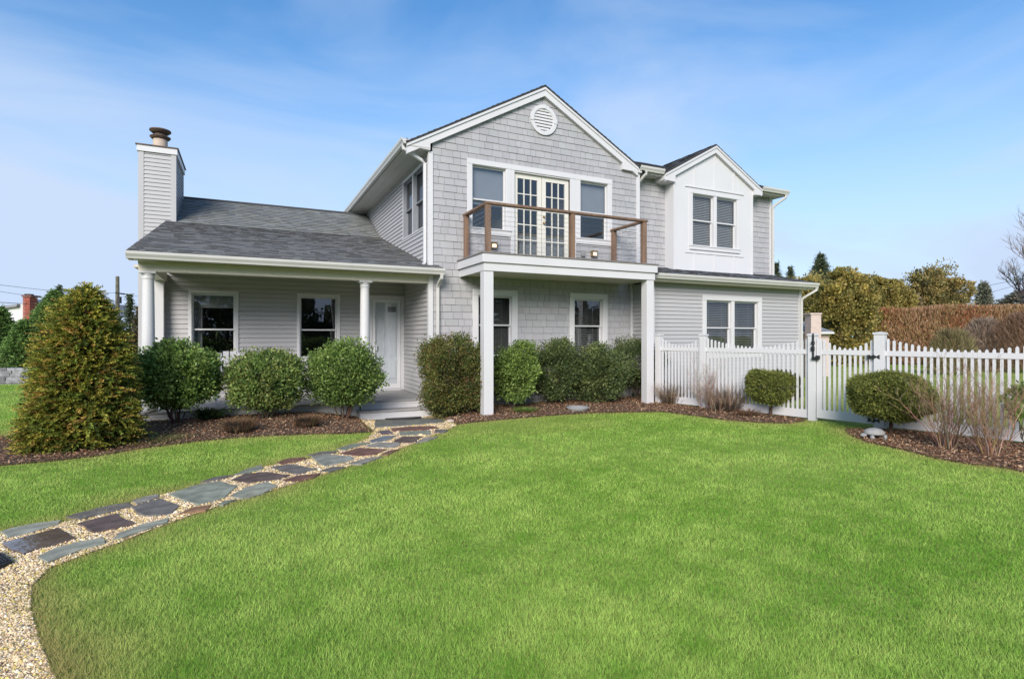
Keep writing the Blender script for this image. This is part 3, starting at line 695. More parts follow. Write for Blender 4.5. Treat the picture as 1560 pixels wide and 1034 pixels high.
roofplane(rw, (14.57, 11.12+7.8, 5.90), (-1, 0, 0), (0, -1, ws), 5.62, math.hypot(3.9, 3.9*ws), seed=8, base=(.15, .16, .175))
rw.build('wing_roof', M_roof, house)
rb = MB(); hw = 1.84
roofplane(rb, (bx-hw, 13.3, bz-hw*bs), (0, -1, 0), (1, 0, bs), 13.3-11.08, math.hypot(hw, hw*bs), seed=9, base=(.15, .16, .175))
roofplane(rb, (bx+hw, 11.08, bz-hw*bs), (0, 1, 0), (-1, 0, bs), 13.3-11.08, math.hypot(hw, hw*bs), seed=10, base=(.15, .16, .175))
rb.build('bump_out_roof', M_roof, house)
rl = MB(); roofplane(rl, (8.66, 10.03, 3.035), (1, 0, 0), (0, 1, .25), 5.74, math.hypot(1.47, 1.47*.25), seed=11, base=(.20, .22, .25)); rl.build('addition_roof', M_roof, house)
# rake boards
def rake(name, rx, rz, s, hl_, hr_, y0, y1, th=.2, m=M_white, off=.045):
    b = MB(); F = front(0); z = rz-off
    for sg, h in ((-1, hl_), (1, hr_)):
        if not h: continue
        b.fprism(F, [(rx, z), (rx+sg*h, z-h*s), (rx+sg*h, z-h*s-th), (rx, z-th)], -y1, -y0)
        b.fprism(F, [(rx, z+.001), (rx+sg*(h+.01), z-h*s), (rx+sg*(h+.01), z-h*s-.055), (rx, z-.054)], -y0, -y0+.025)
    return b.build(name, m, house)
rake('rake_board', RX, RZ, MS, 3.27, 2.72, 11.11, 11.19)
rake('rake_board', bx, bz, bs, 1.8, 1.8, 11.085, 11.165, .19)
b = MB(); F0 = front(0)
def zr(x): return RZ-.045-MS*abs(x-RX)-.03
b = MB(); b.fprism(F0, [(2.99, 5.50), (3.49, 5.47), (3.49, zr(3.49)-.12), (2.99, zr(2.99))], -11.2, -11.105)
b.build('cornice_return', M_white, house, bevel=.004); b = MB(); b.fprism(F0, [(8.50, 5.74), (9.1, 5.72), (9.1, zr(8.97)), (8.5, zr(8.5)-.1)], -11.2, -11.105)
b.build('cornice_return', M_white, house, bevel=.004); b = MB(); b.fprism(F0, [(bx-1.83, 5.64), (10.2, 5.62), (10.2, 5.86), (bx-1.83, 5.76)], -11.5, -11.08)
b.build('cornice_return', M_white, house, bevel=.004); b = MB(); b.fprism(F0, [(bx+1.83, 5.64), (13.18, 5.62), (13.18, 5.86), (bx+1.83, 5.76)], -11.5, -11.08)
b.build('cornice_return', M_white, house, bevel=.004)
# porch left rake
b = MB(); FL = leftf(0)
b.fprism(FL, [(10.9, 2.93), (15.8, 2.93+4.9*e), (17.68, 5.34), (17.68, 5.18), (15.8, 2.78+4.9*e), (10.9, 2.80)], 1.70, 1.76); b.build('rake_board', M_white, house)
# gutters: K profile swept along a line
def gutter(p0, p1, outv, size=.12, m=M_gut):
    p0, p1, ov = Vector(p0), Vector(p1), Vector(outv)
    prof = [(0, 0), (.075, 0), (.085, .03), (.115, .075), (.12, .12), (.108, .12), (.10, .085), (.0, .085), (0, .12)]
    k = size/.12
    fn = lambda p: (lambda a, h: tuple(p+ov*a*k+Vector((0, 0, h*k))))
    b = MB(); b.sweep(prof, [fn(p0), fn(p1)]); return b.build('gutter', m, house)
gutter((-1.78, 10.92, 2.835), (3.72, 10.92, 2.835), (0, -1, 0))
gutter((2.99, 11.08, 5.53), (2.99, 20.5, 5.53), (-1, 0, 0))
gutter((8.66, 10.08, 2.91), (14.42, 10.08, 2.91), (0, -1, 0))
gutter((9.03, 11.16, 5.78), (9.82, 11.16, 5.78), (0, -1, 0)); gutter((13.5, 11.16, 5.78), (14.62, 11.16, 5.78), (0, -1, 0))
# soffits, fascias
b = MB()
b.box(-1.76, 3.70, 10.925, 11.19, 2.84, 2.86); b.box(-1.76, -1.62, 11.4, 17.5, 2.75, 2.79)
b.build('porch_soffit', M_cream, house)
b = MB(); b.box(3.0, 3.49, 11.1, 20.5, 5.50, 5.52)
for y in np.arange(11.35, 20, .3): pass
b.box(3.0, 3.06, 11.1, 20.5, 5.52, 5.63); b.box(3.18, 3.20, 11.1, 20.4, 5.493, 5.50); b.box(3.36, 3.375, 11.1, 20.4, 5.493, 5.50)
b.build('eave_soffit', M_soff, house)
b = MB(); b.box(8.68, 14.40, 10.10, 10.55, 2.862, 2.89); b.box(8.68, 14.4, 10.085, 10.10, 2.875, 3.01); b.fprism(leftf(0), [(10.1, 2.87), (11.5, 2.87), (11.5, 3.36), (10.1, 3.01)], -8.72, -8.68); b.fprism(leftf(0), [(10.1, 2.87), (11.5, 2.87), (11.5, 3.36), (10.1, 3.01)], -14.40, -14.36)
b.build('addition_soffit', M_cream, house)
b = MB(); b.box(9.06, 10.2, 11.18, 11.5, 5.74, 5.76); b.box(9.06, 10.0, 11.165, 11.18, 5.735, 5.88); b.build('wing_soffit', M_soff, house); b = MB(); b.box(13.18, 14.56, 11.18, 11.5, 5.74, 5.76); b.box(13.4, 14.56, 11.165, 11.18, 5.735, 5.88)
b.fprism(leftf(0), [(11.2, 5.74), (18.8, 5.74), (15.0, 7.48), (11.2, 5.88)], -14.56, -14.52); b.build('wing_soffit', M_soff, house)
# porch ceiling, beam, columns, floor, steps
b = MB(); b.box(-1.44, 3.48, 11.40, 13.24, 2.845, 2.865); b.build('porch_ceiling', M_cream, house)
b = MB(); b.box(-1.66, 3.47, 11.2, 11.4, 2.67, 2.84); b.box(-1.66, -1.46, 11.4, 13.22, 2.67, 2.84); b.box(-1.665, 3.47, 11.18, 11.2, 2.79, 2.838)
b.build('porch_beam', M_cream, house, bevel=.005)
def column(x, y, zt):
    c = MB(); z = .235
    c.lathe(x, y, [(.14, z), (.14, z+.05), (.125, z+.07), (.11, z+.1), (.105, z+.12), (.103, z+.9), (.088, zt-.15), (.09, zt-.13), (.098, zt-.12), (.098, zt-.10), (.09, zt-.09), (.09, zt-.07), (.115, zt-.035)], 32)
    c.box(x-.125, x+.125, y-.125, y+.125, zt-.035, zt)
    return c.build('column', M_white, house, smooth=False)
for cx_ in (2.17, -1.53):
    o = column(cx_, 11.3, 2.67); 
    for p in o.data.polygons: p.use_smooth = len(p.vertices) == 4 and abs(p.normal.z) < .9 and p.area < .06 and p.index < 12*32
b = MB(); b.box(-1.66, -1.50, 13.0, 13.21, .235, 2.67); b.build('pilaster', M_white, house, bevel=.005)
b = MB(); 
for i in range(13): b.box(-1.72, 3.46, 11.18+i*.16, 11.18+i*.16+.155, .205, .235) if 11.18+i*.16 < 13.2 else None
b.build('porch_floor', M_floor, house)
b = MB(); b.box(-1.69, 2.05, 11.225, 11.25, -.1, .205); b.box(-1.69, -1.665, 11.25, 13.3, -.1, .205); b.box(-1.69, 3.46, 11.21, 11.225, .15, .205); b.build('porch_skirt', M_white, house)
zs = float(G(2.75, 10.95))
stp = MB(); stp.box(2.08, 3.46, 11.225, 11.26, .03, .202); stp.box(2.0, 3.5, 10.95, 10.985, zs-.03, .035); stp.box(2.0, 2.03, 10.985, 11.22, zs-.03, .035); stp.box(3.46, 3.5, 10.985, 11.16, zs-.03, .035)
s_ = stp.build('step', M_white, house)
b = MB(); b.box(1.98, 3.52, 10.92, 11.20, .035, .07); b.build('tread', M_floor, s_, bevel=.006)
# storm door
b = MB(); b.fbox(PW, 2.64, 2.71, .24, 2.45, 0, .04); b.fbox(PW, 3.40, 3.49, .24, 2.45, 0, .04); b.fbox(PW, 2.64, 3.49, 2.45, 2.53, 0, .045); b.fbox(PW, 2.71, 3.4, .236, .28, -.05, .09)
cas = b.build('door_casing', M_white, house, bevel=.003)
b = MB(); d0, d1 = 2.715, 3.395
for a0, a1, z0_, z1_ in ((d0, d0+.075, .285, 2.445), (d1-.075, d1, .285, 2.445), (d0+.075, d1-.075, 2.36, 2.445), (d0+.075, d1-.075, .285, .40)): b.fbox(PW, a0, a1, z0_, z1_, -.01, .022)
sd = b.build('storm_door', M_sdoor, house, bevel=.003)
tag(sd, 'white full view storm door')
p = MB(); p.add([PW(d0+.07, .39, .006), PW(d1-.07, .39, .006), PW(d1-.07, 2.37, .006), PW(d0+.07, 2.37, .006)], [(0, 1, 2, 3)]); p.build('pane', M_glass, sd)
b = MB(); b.fbox(PW, d0+.085, d0+.1, 1.2, 1.34, .022, .06); b.build('door_handle', M_sdoor, sd)
b = MB(); b.fbox(PW, d0+.02, d1-.02, .29, 2.43, -.06, -.035)
for a0 in (d0+.13, d0+.40):
    for z0_, z1_ in ((.5, .98), (1.06, 1.98)):
        b.fbox(PW, a0, a0+.2, z0_, z1_, -.035, -.028); b.fbox(PW, a0+.03, a0+.17, z0_+.03, z1_-.03, -.028, -.018)
b.build('front_door', M_sdoor, house, bevel=.003)
b = MB(); b.fbox(PW, 3.10, 3.29, 2.14, 2.27, -.03, -.012); b.build('door_light', M_int, house)
# balcony
bal = MB(); bal.box(4.13, 8.44, 9.78, 11.19, 3.0, 3.165); bal.box(4.17, 8.40, 9.82, 11.19, 2.83, 2.998)
bo = MB(); 
bal2 = MB()
for a in ((4.13, 8.46, 9.77, 9.80), (4.13, 4.16, 9.80, 11.19), (8.43, 8.46, 9.80, 11.19)): bal2.box(*a, 2.995, 3.165)
for a in ((4.17, 8.42, 9.81, 9.84), (4.17, 4.20, 9.84, 11.19), (8.39, 8.42, 9.84, 11.19)): bal2.box(*a, 2.83, 2.994)
bc = bal2.build('balcony', M_white, house, bevel=.005)
b = MB(); b.box(4.2, 8.39, 9.84, 11.18, 2.86, 2.88); b.build('balcony_ceiling', M_cream, bc)
b = MB()
for i in range(10):
    y0 = 9.75+i*.145; b.box(4.11, 8.48, y0, min(11.18, y0+.14), 3.168, 3.195)
b.build('balcony_floor', M_deckw, bc)
RP = [(4.30, 9.93), (6.26, 9.93), (8.19, 9.93), (4.30, 11.10), (8.22, 11.10)]
for x, y in RP: b = MB(); b.box(x-.05, x+.05, y-.05, y+.05, 3.195, 4.16); b.build('railing_post', M_wood, bc, bevel=.004)
for a in ((4.24, 8.26, 9.86, 10.0), (4.24, 4.36, 10.0, 11.17), (8.15, 8.27, 10.0, 11.17)): b = MB(); b.box(*a, 4.16, 4.205); b.build('handrail', M_wood, bc, bevel=.005)
b = MB(); ft = MB()
for i in range(9):
    z = 3.29+i*.095
    b.tube([(4.35, 9.93, z), (8.14, 9.93, z)], .0028, 5); b.tube([(4.30, 9.98, z), (4.30, 11.05, z)], .0028, 5); b.tube([(8.19, 9.98, z), (8.22, 11.05, z)], .0028, 5)
    ft.tube([(4.245, 9.93, z), (4.26, 9.93, z)], .010, 8); ft.tube([(8.19+.0, 9.872, z), (8.19, 9.885, z)], .010, 8); ft.tube([(4.30, 9.872, z), (4.30, 9.885, z)], .010, 8)
b.build('railing_cable', M_steel, bc); ft.build('cable_fitting', M_steel, bc)
for x in (4.18, 8.2):
    b = MB(); b.box(x, x+.2, 9.83, 10.03, -.05, 2.83); b.build('balcony_post', M_white, bc, bevel=.006)
# deck lights and outlet
for x, z in ((4.97, 3.56), (7.66, 3.55)):
    b = MB(); b.box(x-.075, x+.075, 11.11, 11.19, z-.055, z+.07); b.box(x-.085, x+.085, 11.09, 11.19, z+.07, z+.085); wl = b.build('wall_lamp', M_brass, house)
    b = MB(); b.box(x-.045, x+.045, 11.10, 11.11, z-.03, z+.045); b.build('lamp_glass', M_bulb, wl)
b = MB(); b.box(7.30, 7.40, 11.13, 11.19, 3.48, 3.62); b.build('outlet_box', M_conc, house, bevel=.008)
# gable vent
b = MB(); F = FW; cx_, cz_ = 6.26, 6.60; n = 40
def ring(r0, r1, n0, n1):
    P = []; Fc = []
    for j in range(n):
        t = 2*math.pi*j/n
        for rr_, nn_ in ((r0, n0), (r0, n1), (r1, n1), (r1, n0)): P.append(F(cx_+rr_*math.cos(t), cz_+rr_*math.sin(t), nn_))
    for j in range(n):
        k = (j+1) % n
        for i in range(4): Fc.append((4*j+i, 4*j+(i+1) % 4, 4*k+(i+1) % 4, 4*k+i))
    b.add(P, Fc)
ring(.27, .35, 0, .05); ring(.25, .275, 0, .035)
for t in (90, 0, 180):
    x = cx_+.31*math.cos(R(t)); z = cz_+.31*math.sin(R(t)); b.fbox(F, x-.045, x+.045, z-.045, z+.045, .03, .062)
i = -.22
while i < .24:
    hw_ = math.sqrt(max(0, .262**2-i*i)); b.fprism(lambda a, z, nn_: (nn_+cx_, 11.2-a, z+cz_), [(.012, i+.058), (.040, i-.002), (.034, i-.010), (.008, i+.046)], -hw_, hw_); i += .072
b.build('gable_vent', M_white, house)
# downspouts
def spout(pts, m=M_gut, w_=.044):
    b = MB(); b.tube(pts, w_, 4, square=True)
    return b.build('downspout', m, house, bevel=.008)
spout([(2.93, 11.22, 5.54), (2.94, 11.22, 5.46), (3.36, 11.30, 5.29), (3.43, 11.31, 5.24), (3.43, 11.31, 3.12), (3.38, 11.27, 3.06)], M_white)
spout([(3.66, 10.86, 2.84), (3.66, 10.87, 2.76), (3.66, 11.07, 2.66), (3.66, 11.13, 2.58), (3.66, 11.13, .0)])
spout([(9.22, 11.09, 5.78), (9.22, 11.1, 5.70), (9.16, 11.38, 5.50), (9.15, 11.43, 5.42), (9.15, 11.43, 3.35)])
spout([(14.52, 11.09, 5.78), (14.52, 11.1, 5.70), (14.38, 11.38, 5.50), (14.35, 11.42, 5.42), (14.35, 11.42, 3.3)])
spout([(14.38, 10.02, 2.91), (14.38, 10.03, 2.84), (14.24, 10.33, 2.64), (14.22, 10.38, 2.56), (14.22, 10.38, 0)])
# chimney
ch = MB(); CX0, CX1, CY0, CY1 = -2.32, -1.58, 15.8, 17.6
lap(ch, front(CY0), .1, 6.02, .098, lambda z: (CX0+.08, CX1-.08), (), .021); lap(ch, rightf(CX1), 4.2, 6.02, .098, lambda z: (CY0+.08, CY1-.08), (), .021)
lap(ch, leftf(CX0), .1, 6.02, .098, lambda z: (CY0+.08, CY1-.08), (), .021)
cho = ch.build('chimney', M_sid, house)
b = MB(); w2 = .022
b.box(CX0-w2, CX0+.09, CY0-w2, CY0+.09, .1, 6.02); b.box(CX1-.09, CX1+w2, CY0-w2, CY0+.09, 4.2, 6.02); b.box(CX1-.09, CX1+w2, CY1-.09, CY1+w2, 4.5, 6.02); b.box(CX0-w2, CX0+.09, CY1-.09, CY1+w2, .1, 6.02)
b.build('corner_trim', M_sid, cho)
b = MB(); b.box(CX0-.05, CX1+.05, CY0-.05, CY1+.05, 6.02, 6.165); b.build('chimney_fascia', M_white, cho, bevel=.004)
b = MB(); b.box(CX0-.075, CX1+.075, CY0-.075, CY1+.075, 6.165, 6.19); b.box(-1.8, -1.66, 16.3, 16.9, 6.19, 6.26); b.build('chimney_cap', M_rust, cho)
b = MB(); b.lathe(-2.0, 16.7, [(.165, 6.19), (.165, 6.62)], 24); b.build('flue', M_flue, cho, smooth=False)
b = MB(); b.lathe(-2.0, 16.7, [(.10, 6.62), (.20, 6.64), (.235, 6.68), (.235, 6.695), (.19, 6.70)], 24); b.lathe(-2.0, 16.7, [(.13, 6.70), (.13, 6.80)], 24); b.lathe(-2.0, 16.7, [(.19, 6.79), (.245, 6.84), (.24, 6.87), (.12, 6.90), (.02, 6.91)], 24)
b.build('flue_cap', M_rust, cho)

# ---------------------------------------------------------------- fence and gate
FN = Vector((-FD.y, FD.x))            # sideways
if FN.x > 0: FN = -FN                 # towards the lawn side (-x)
def FF(a, z, n):                       # a along fence, n towards the viewer's side
    p = FA+FD*a+FN*n
    return (p.x, p.y, z)
def fpost(a, w_=.13, h=1.60, parent=None, label=None):
    b = MB(); k = w_/2; b.fbox(FF, a-k, a+k, -.05, h-.06, -k, k)
    b.fbox(FF, a-k-.014, a+k+.014, h-.06, h-.03, -k-.014, k+.014)
    P = [FF(a-k-.008, h-.03, -k-.008), FF(a+k+.008, h-.03, -k-.008), FF(a+k+.008, h-.03, k+.008), FF(a-k-.008, h-.03, k+.008), FF(a, h-.012, 0)]
    b.add(P, [(0, 1, 4), (1, 2, 4), (2, 3, 4), (3, 0, 4)])
    o = b.build('fence_post', M_white, parent, bevel=.003)
    return o
def picket_panel(a0, a1, parent, name='picket_panel', edge=1.52, mid=1.34, zb=.10, n0=-.02, n1=.02, rail=1.22, flip=False):
    b = MB(); L_ = a1-a0; n = max(2, round(L_/.083)); sp = L_/n; pw = .019
    for i in range(n):
        a = a0+sp*(i+.5); t = (2*(a-a0)/L_-1); h = mid+(edge-mid)*abs(t)**1.8 if not flip else edge
        b.fprism(FF, [(a-pw, zb+.05), (a+pw, zb+.05), (a+pw, h-.025), (a+pw*.45, h-.004), (a, h), (a-pw*.45, h-.004), (a-pw, h-.025)], -.012, .012)
    b.fbox(FF, a0, a1, rail, rail+.085, -.024, .024); b.fbox(FF, a0, a1, zb-.06, zb+.09, -.026, .026)
    return b.build(name, M_white, parent, bevel=0)
a1 = 1.17; GA = 3.34+.0; GB = 4.36
def apos(px):
    dx, dy = ray(px)   # intersect picture column with fence line
    A = np.array([[dx, -FD.x], [dy, -FD.y]]); t, a = np.linalg.solve(A, np.array([FA.x, FA.y])); return a
A0, A1, A2, A3 = apos(1004), apos(1072), apos(1238.5), apos(1341)
fe = thing('picket_fence', (FA.x, FA.y, 0), 'white vinyl picket fence between the balcony post and the garden gate', 'fence')
fpost(A0, parent=fe, h=1.62); fpost(A1, parent=fe, h=1.62); fpost(A2, parent=fe, h=1.62)
picket_panel(A0+.065, A1-.065, fe); picket_panel(A1+.065, A2-.065, fe)
gt = thing('garden_gate', FF(A2, 0, 0), 'white picket garden gate with scooped top, black latch and hinges', 'gate')
g0, g1 = A2+.075, A3-.085
for a in ((g0, g0+.085, .06, 1.50), (g1-.075, g1, .06, 1.20)): b = MB(); b.fbox(FF, *a, -.03, .03); b.build('gate_stile', M_white, gt, bevel=.003)
picket_panel(g0+.085, g1, gt, 'picket_panel', zb=.12)
b = MB(); zL = 1.22; b.fbox(FF, A2+.02, A2+.05, 1.16, 1.60, .065, .09); b.fbox(FF, A2+.012, A2+.062, 1.40, 1.46, .065, .11); b.fbox(FF, A2-.0, A2+.06, 1.28, 1.36, .065, .10); b.fbox(FF, A2+.02, A2+.14, 1.12, 1.17, .065, .115); b.fbox(FF, A2+.085, A2+.15, 1.13, 1.2, .06, .12)
b.build('latch', M_blackm, gt, bevel=.006)
for z in (1.20, .13):
    b = MB()
    for s in (-1, 1):
        c = A3-.075
        b.fprism(FF, [(c, z-.03), (c+s*.05, z-.012), (c+s*.07, z-.035), (c+s*.10, z-.03), (c+s*.085, z), (c+s*.10, z+.03), (c+s*.07, z+.035), (c+s*.05, z+.012), (c, z+.03)], .066 if s > 0 else .035, .078)
    b.tube([FF(A3-.075, z-.04, .085), FF(A3-.075, z+.04, .085)], .012, 8); b.build('hinge', M_blackm, gt)
fr = thing('picket_fence', FF(A3, 0, 0), 'white vinyl picket fence right of the garden gate, running out of the frame', 'fence')
fpost(A3, .15, 1.64, fr); fpost(A3+2.25, .13, 1.62, fr); fpost(A3+4.5, .13, 1.62, fr)
picket_panel(A3+.075, A3+2.18, fr); picket_panel(A3+2.32, A3+4.43, fr)

# ---------------------------------------------------------------- foliage tools
def unit(v): return v/np.maximum(np.linalg.norm(v, axis=-1, keepdims=True), 1e-9)
def leafV(p, d, L_, W_, droop=0):
    n = len(p); r = unit(rng.normal(size=(n, 3))); s = unit(np.cross(d, r))
    L_ = np.asarray(L_).reshape(-1, 1); W_ = np.asarray(W_).reshape(-1, 1)
    q = np.stack([p, p+d*L_*.45+s*W_/2, p+d*L_, p+d*L_*.45-s*W_/2], 1)
    return q.reshape(-1, 3)
def lump(d, seed, f=3.):
    r = np.random.default_rng(seed); z = np.zeros(len(d))
    for k in range(6):
        a = r.normal(size=3)*f; z += np.sin(d@a+r.uniform(0, 6.28))
    return z/2.4
def palette(n, pal, w_, cl=None):
    pal = np.array(pal); k = rng.choice(len(pal), n, p=w_); return pal[k]
def crown(parent, c, rx, ry, z0, z1, n, L_, W_, pal, wt, seed, power=1., shell=(.55, 1.), lumpy=.12, name='foliage', updir=.4, clump=0, m=None, prof=None, outd=.7):
    """leaf cloud filling an ellipsoid / profile solid"""
    r = np.random.default_rng(seed); 
    K = clump or max(30, n//75)
    d = unit(r.normal(size=(K, 3)))
    if power != 1: d = np.sign(d)*np.abs(d)**power
    lm = 1+lumpy*lump(unit(d), seed+1)
    s = shell[0]+(shell[1]-shell[0])*r.random(K)**.45
    if prof is None:
        cp = np.c_[c[0]+d[:, 0]*rx*s*lm, c[1]+d[:, 1]*ry*s*lm, (z0+z1)/2+d[:, 2]*(z1-z0)/2*s*lm]
    else:
        hh = r.random(K)**.85; a = r.uniform(0, 6.283, K); R_ = np.interp(hh, prof[0], prof[1])
        lm = 1+lumpy*lump(np.c_[np.cos(a), np.sin(a), hh*3], seed+1)
        cp = np.c_[c[0]+np.cos(a)*R_*rx*s*lm, c[1]+np.sin(a)*R_*ry*s*lm, z0+hh*(z1-z0)]
        d = np.c_[np.cos(a), np.sin(a), .25+0*a]
    o = unit(d)
    per = n//K
    cs = (min(rx, ry, (z1-z0)/2))*.15
    ctr = np.repeat(cp, per, 0); od = np.repeat(o, per, 0)
    p = ctr+np.clip(r.normal(size=ctr.shape), -1.5, 1.5)*cs*np.repeat(r.uniform(.6, 1.35, K), per)[:, None]
    dd = unit(od*outd+r.normal(size=ctr.shape)*.55+np.array([0, 0, updir]))
    k = np.repeat(r.choice(len(pal), K, p=wt), per); flip = r.random(len(k)) < .35; k[flip] = r.choice(len(pal), flip.sum(), p=wt)
    col = np.array(pal)[k]*r.uniform(.75, 1.25, len(k))[:, None]*np.repeat(r.uniform(.7, 1.3, K), per)[:, None]
    keep = p[:, 2] > z0-.05
    p, dd, col = p[keep], dd[keep], col[keep]
    Ls = L_*r.uniform(.6, 1.3, len(p)); V = leafV(p, dd, Ls, Ls*W_/L_)
    return npmesh(name, V, 4, col, m or M_leaf, parent), cp
def stems(parent, x, y, z0, n, top, spread, r0, col=(.10, .075, .055), name='stem', seed=1, kids=2):
    r = random.Random(seed); b = MB()
    for i in range(n):
        a = r.uniform(0, 6.28); rad = spread*math.sqrt(r.random()); ex, ey = x+math.cos(a)*rad, y+math.sin(a)*rad
        bx_, by_ = x+math.cos(a)*.07*r.random(), y+math.sin(a)*.07*r.random()
        pts = []
        for j in range(6):
            t = j/5; q = t**.8; pts.append((bx_+(ex-bx_)*q+r.uniform(-.02, .02), by_+(ey-by_)*q+r.uniform(-.02, .02), z0-.03+(top-z0)*t))
        b.tube(pts, [r0*(1-.6*j/5) for j in range(6)], 5, tuple(c*r.uniform(.7, 1.3) for c in col))
        for k in range(kids):
            j = r.randint(2, 4); s = Vector(pts[j]); e_ = s+Vector((r.uniform(-.25, .25)*spread*2, r.uniform(-.25, .25)*spread*2, (top-z0)*.35))
            b.tube([s, s.lerp(e_, .5)+Vector((0, 0, -.01)), e_], [r0*.5, r0*.4, r0*.2], 4, col)
    return b.build(name, M_bark, parent)
GRN = [(.066, .108, .025), (.10, .148, .034), (.155, .20, .055), (.04, .07, .018)]
OLV = [(.075, .115, .028), (.12, .15, .04), (.17, .18, .06), (.04, .07, .02)]
DRK = [(.038, .056, .02), (.062, .08, .026), (.10, .118, .042), (.024, .038, .014)]
RED = [(.055, .07, .018), (.092, .088, .024), (.085, .05, .022), (.032, .045, .013)]
LGT = [(.07, .105, .025), (.11, .155, .036), (.15, .20, .052), (.045, .075, .018)]
WT = [.33, .3, .17, .2]
def shrub(label, base, rx, ry, zlo, zhi, pal, n, seed, nst=9, L_=.042, W_=.02, power=.97, lumpy=.15, cat='shrub', group=None, shell=(.5, 1.), spread=.7):
    x, y = base; z = float(G(x, y))
    t = thing('shrub', (x, y, z), label, cat, group)
    crown(t, (x, y), rx, ry, zlo, zhi, int(n*2.8), L_*1.1, W_*1.35, [tuple(q*2.05 for q in c_) for c_ in pal], WT, seed, power, lumpy=lumpy, shell=shell)
    stems(t, x, y, z, nst, zlo+(zhi-zlo)*.55, rx*spread, .014, seed=seed)
    return t
def gx(px, Y): dx, dy = ray(px); return (dx*Y/dy, Y)
def gz(py, px, Y): dx, dy = ray(px); return CAMH+(512-py)*(Y/dy)/832
G1 = 'clipped shrubs in front of the porch'; G2 = 'foundation shrubs under the balcony'
def sh(label, px0, px1, ytop, ylo, Y, *a, **k):
    c = gx((px0+px1)/2, Y); x0 = gx(px0, Y)[0]; x1 = gx(px1, Y)[0]
    return shrub(label, c, (x1-x0)/2*.97, (x1-x0)/2*.85, gz(ylo, (px0+px1)/2, Y), gz(ytop, (px0+px1)/2, Y)-.02, *a, **k)
sh('bright green rounded shrub next to the golden cypress, by the left porch column', 205, 338, 527, 617, 10.65, GRN, 13000, 21, group=G1, L_=.05, W_=.024)
sh('olive green shrub with yellowish tips, middle one of the three before the porch', 344, 463, 536, 617, 10.6, OLV, 11000, 22, group=G1, L_=.05, W_=.018)
sh('domed green shrub just left of the porch steps', 468, 577, 524, 613, 10.6, [tuple(c*.95 for c in q) for q in GRN], 11000, 23, group=G1, L_=.042, W_=.02)
sh('boxy reddish green shrub right of the porch steps, beside the left balcony post', 648, 733, 521, 628, 10.45, RED, 19000, 24, group=G2, power=.62, L_=.036, W_=.017, nst=7, shell=(.45, 1))
sh('light green leggy shrub just right of the left balcony post', 752, 818, 527, 606, 10.45, LGT, 6000, 25, group=G2, L_=.06, W_=.018, nst=8, spread=.9, lumpy=.18)
sh('tall dark green shrub below the gap between the two ground floor windows', 812, 878, 520, 604, 10.85, DRK, 8500, 26, group=G2, L_=.05, W_=.016)
sh('wide very dark green shrub under the right ground floor window', 878, 953, 531, 608, 10.5, DRK, 10000, 27, group=G2, L_=.048, W_=.017)
sh('dark shrub partly behind the right balcony post', 940, 1008, 521, 585, 10.8, [tuple(c*1.1 for c in q) for q in DRK], 7000, 28, group=G2, L_=.05, W_=.016, nst=8)
# golden cypress
cyx, cyy = gx(130, 9.55); zc = float(G(cyx, cyy))
t = thing('cypress', (cyx, cyy, zc), 'broad golden green cypress growing in the mulch left of the porch', 'tree')
GOLD = [(.24, .235, .036), (.15, .19, .034), (.38, .33, .06), (.07, .095, .022), (.36, .22, .06)]
def frond_crown(parent, c, z0, H, rad, prof, nf, per, flen, pal, wt, seed, lx=1., ly=1., droop=-.15, leafl=.05, m=M_needle, shell=.35, name='foliage'):
    r = np.random.default_rng(seed)
    hh = r.random(nf)**.9; a = r.uniform(0, 6.283, nf); R_ = np.interp(hh, prof[0], prof[1])*rad
    lm = 1+.10*lump(np.c_[np.cos(a), np.sin(a), hh*3], seed)+.08*lump(np.c_[np.cos(a), np.sin(a), hh*2], seed+5, 8)
    s = 1-shell*r.random(nf)**1.6; o = np.c_[np.cos(a)*lx, np.sin(a)*ly, np.zeros(nf)]
    st = np.c_[c[0]+o[:, 0]*R_*s*lm, c[1]+o[:, 1]*R_*s*lm, z0+hh*H]
    st -= o*flen*.7
    fd = unit(unit(o)+np.c_[r.normal(0, .4, nf), r.normal(0, .4, nf), r.normal(.25, .35, nf)])
    side = unit(np.cross(fd, unit(r.normal(size=(nf, 3))*.5+np.array([0, 0, 1]))))
    fl_ = flen*r.uniform(.6, 1.3, nf)
    tt = (np.arange(per)+.5)/per
    p = st[:, None]+fd[:, None]*(tt[None, :, None]*fl_[:, None, None])+np.array([0, 0, 1])*(droop*flen*tt**2)[None, :, None]
    sg = np.where(np.arange(per) % 2, 1, -1)[None, :, None]
    d = unit(fd[:, None]*.8+side[:, None]*sg*.75*(1-tt*.5)[None, :, None]+r.normal(0, .18, (nf, per, 3)))
    ll = leafl*(1.1-.5*tt)[None, :]*np.ones((nf, 1))
    k = r.choice(len(pal), nf, p=wt); col = np.repeat(np.array(pal)[k]*r.uniform(.6, 1.4, nf)[:, None], per, 0)
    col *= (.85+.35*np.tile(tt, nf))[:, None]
    P = p.reshape(-1, 3); D = d.reshape(-1, 3); l_ = ll.ravel()
    return npmesh(name, leafV(P, D, l_, l_*.5), 4, col, m, parent)
CPROF = ([0, .12, .3, .5, .7, .85, .95, 1], [.92, 1., .98, .89, .73, .53, .30, .07])
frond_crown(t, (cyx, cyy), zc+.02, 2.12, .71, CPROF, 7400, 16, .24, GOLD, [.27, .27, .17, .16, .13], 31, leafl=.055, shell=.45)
frond_crown(t, (cyx-.40, cyy-.22), zc+.0, .74, .33, CPROF, 1500, 14, .17, GOLD, [.26, .28, .18, .18, .10], 32, name='side_lobe')
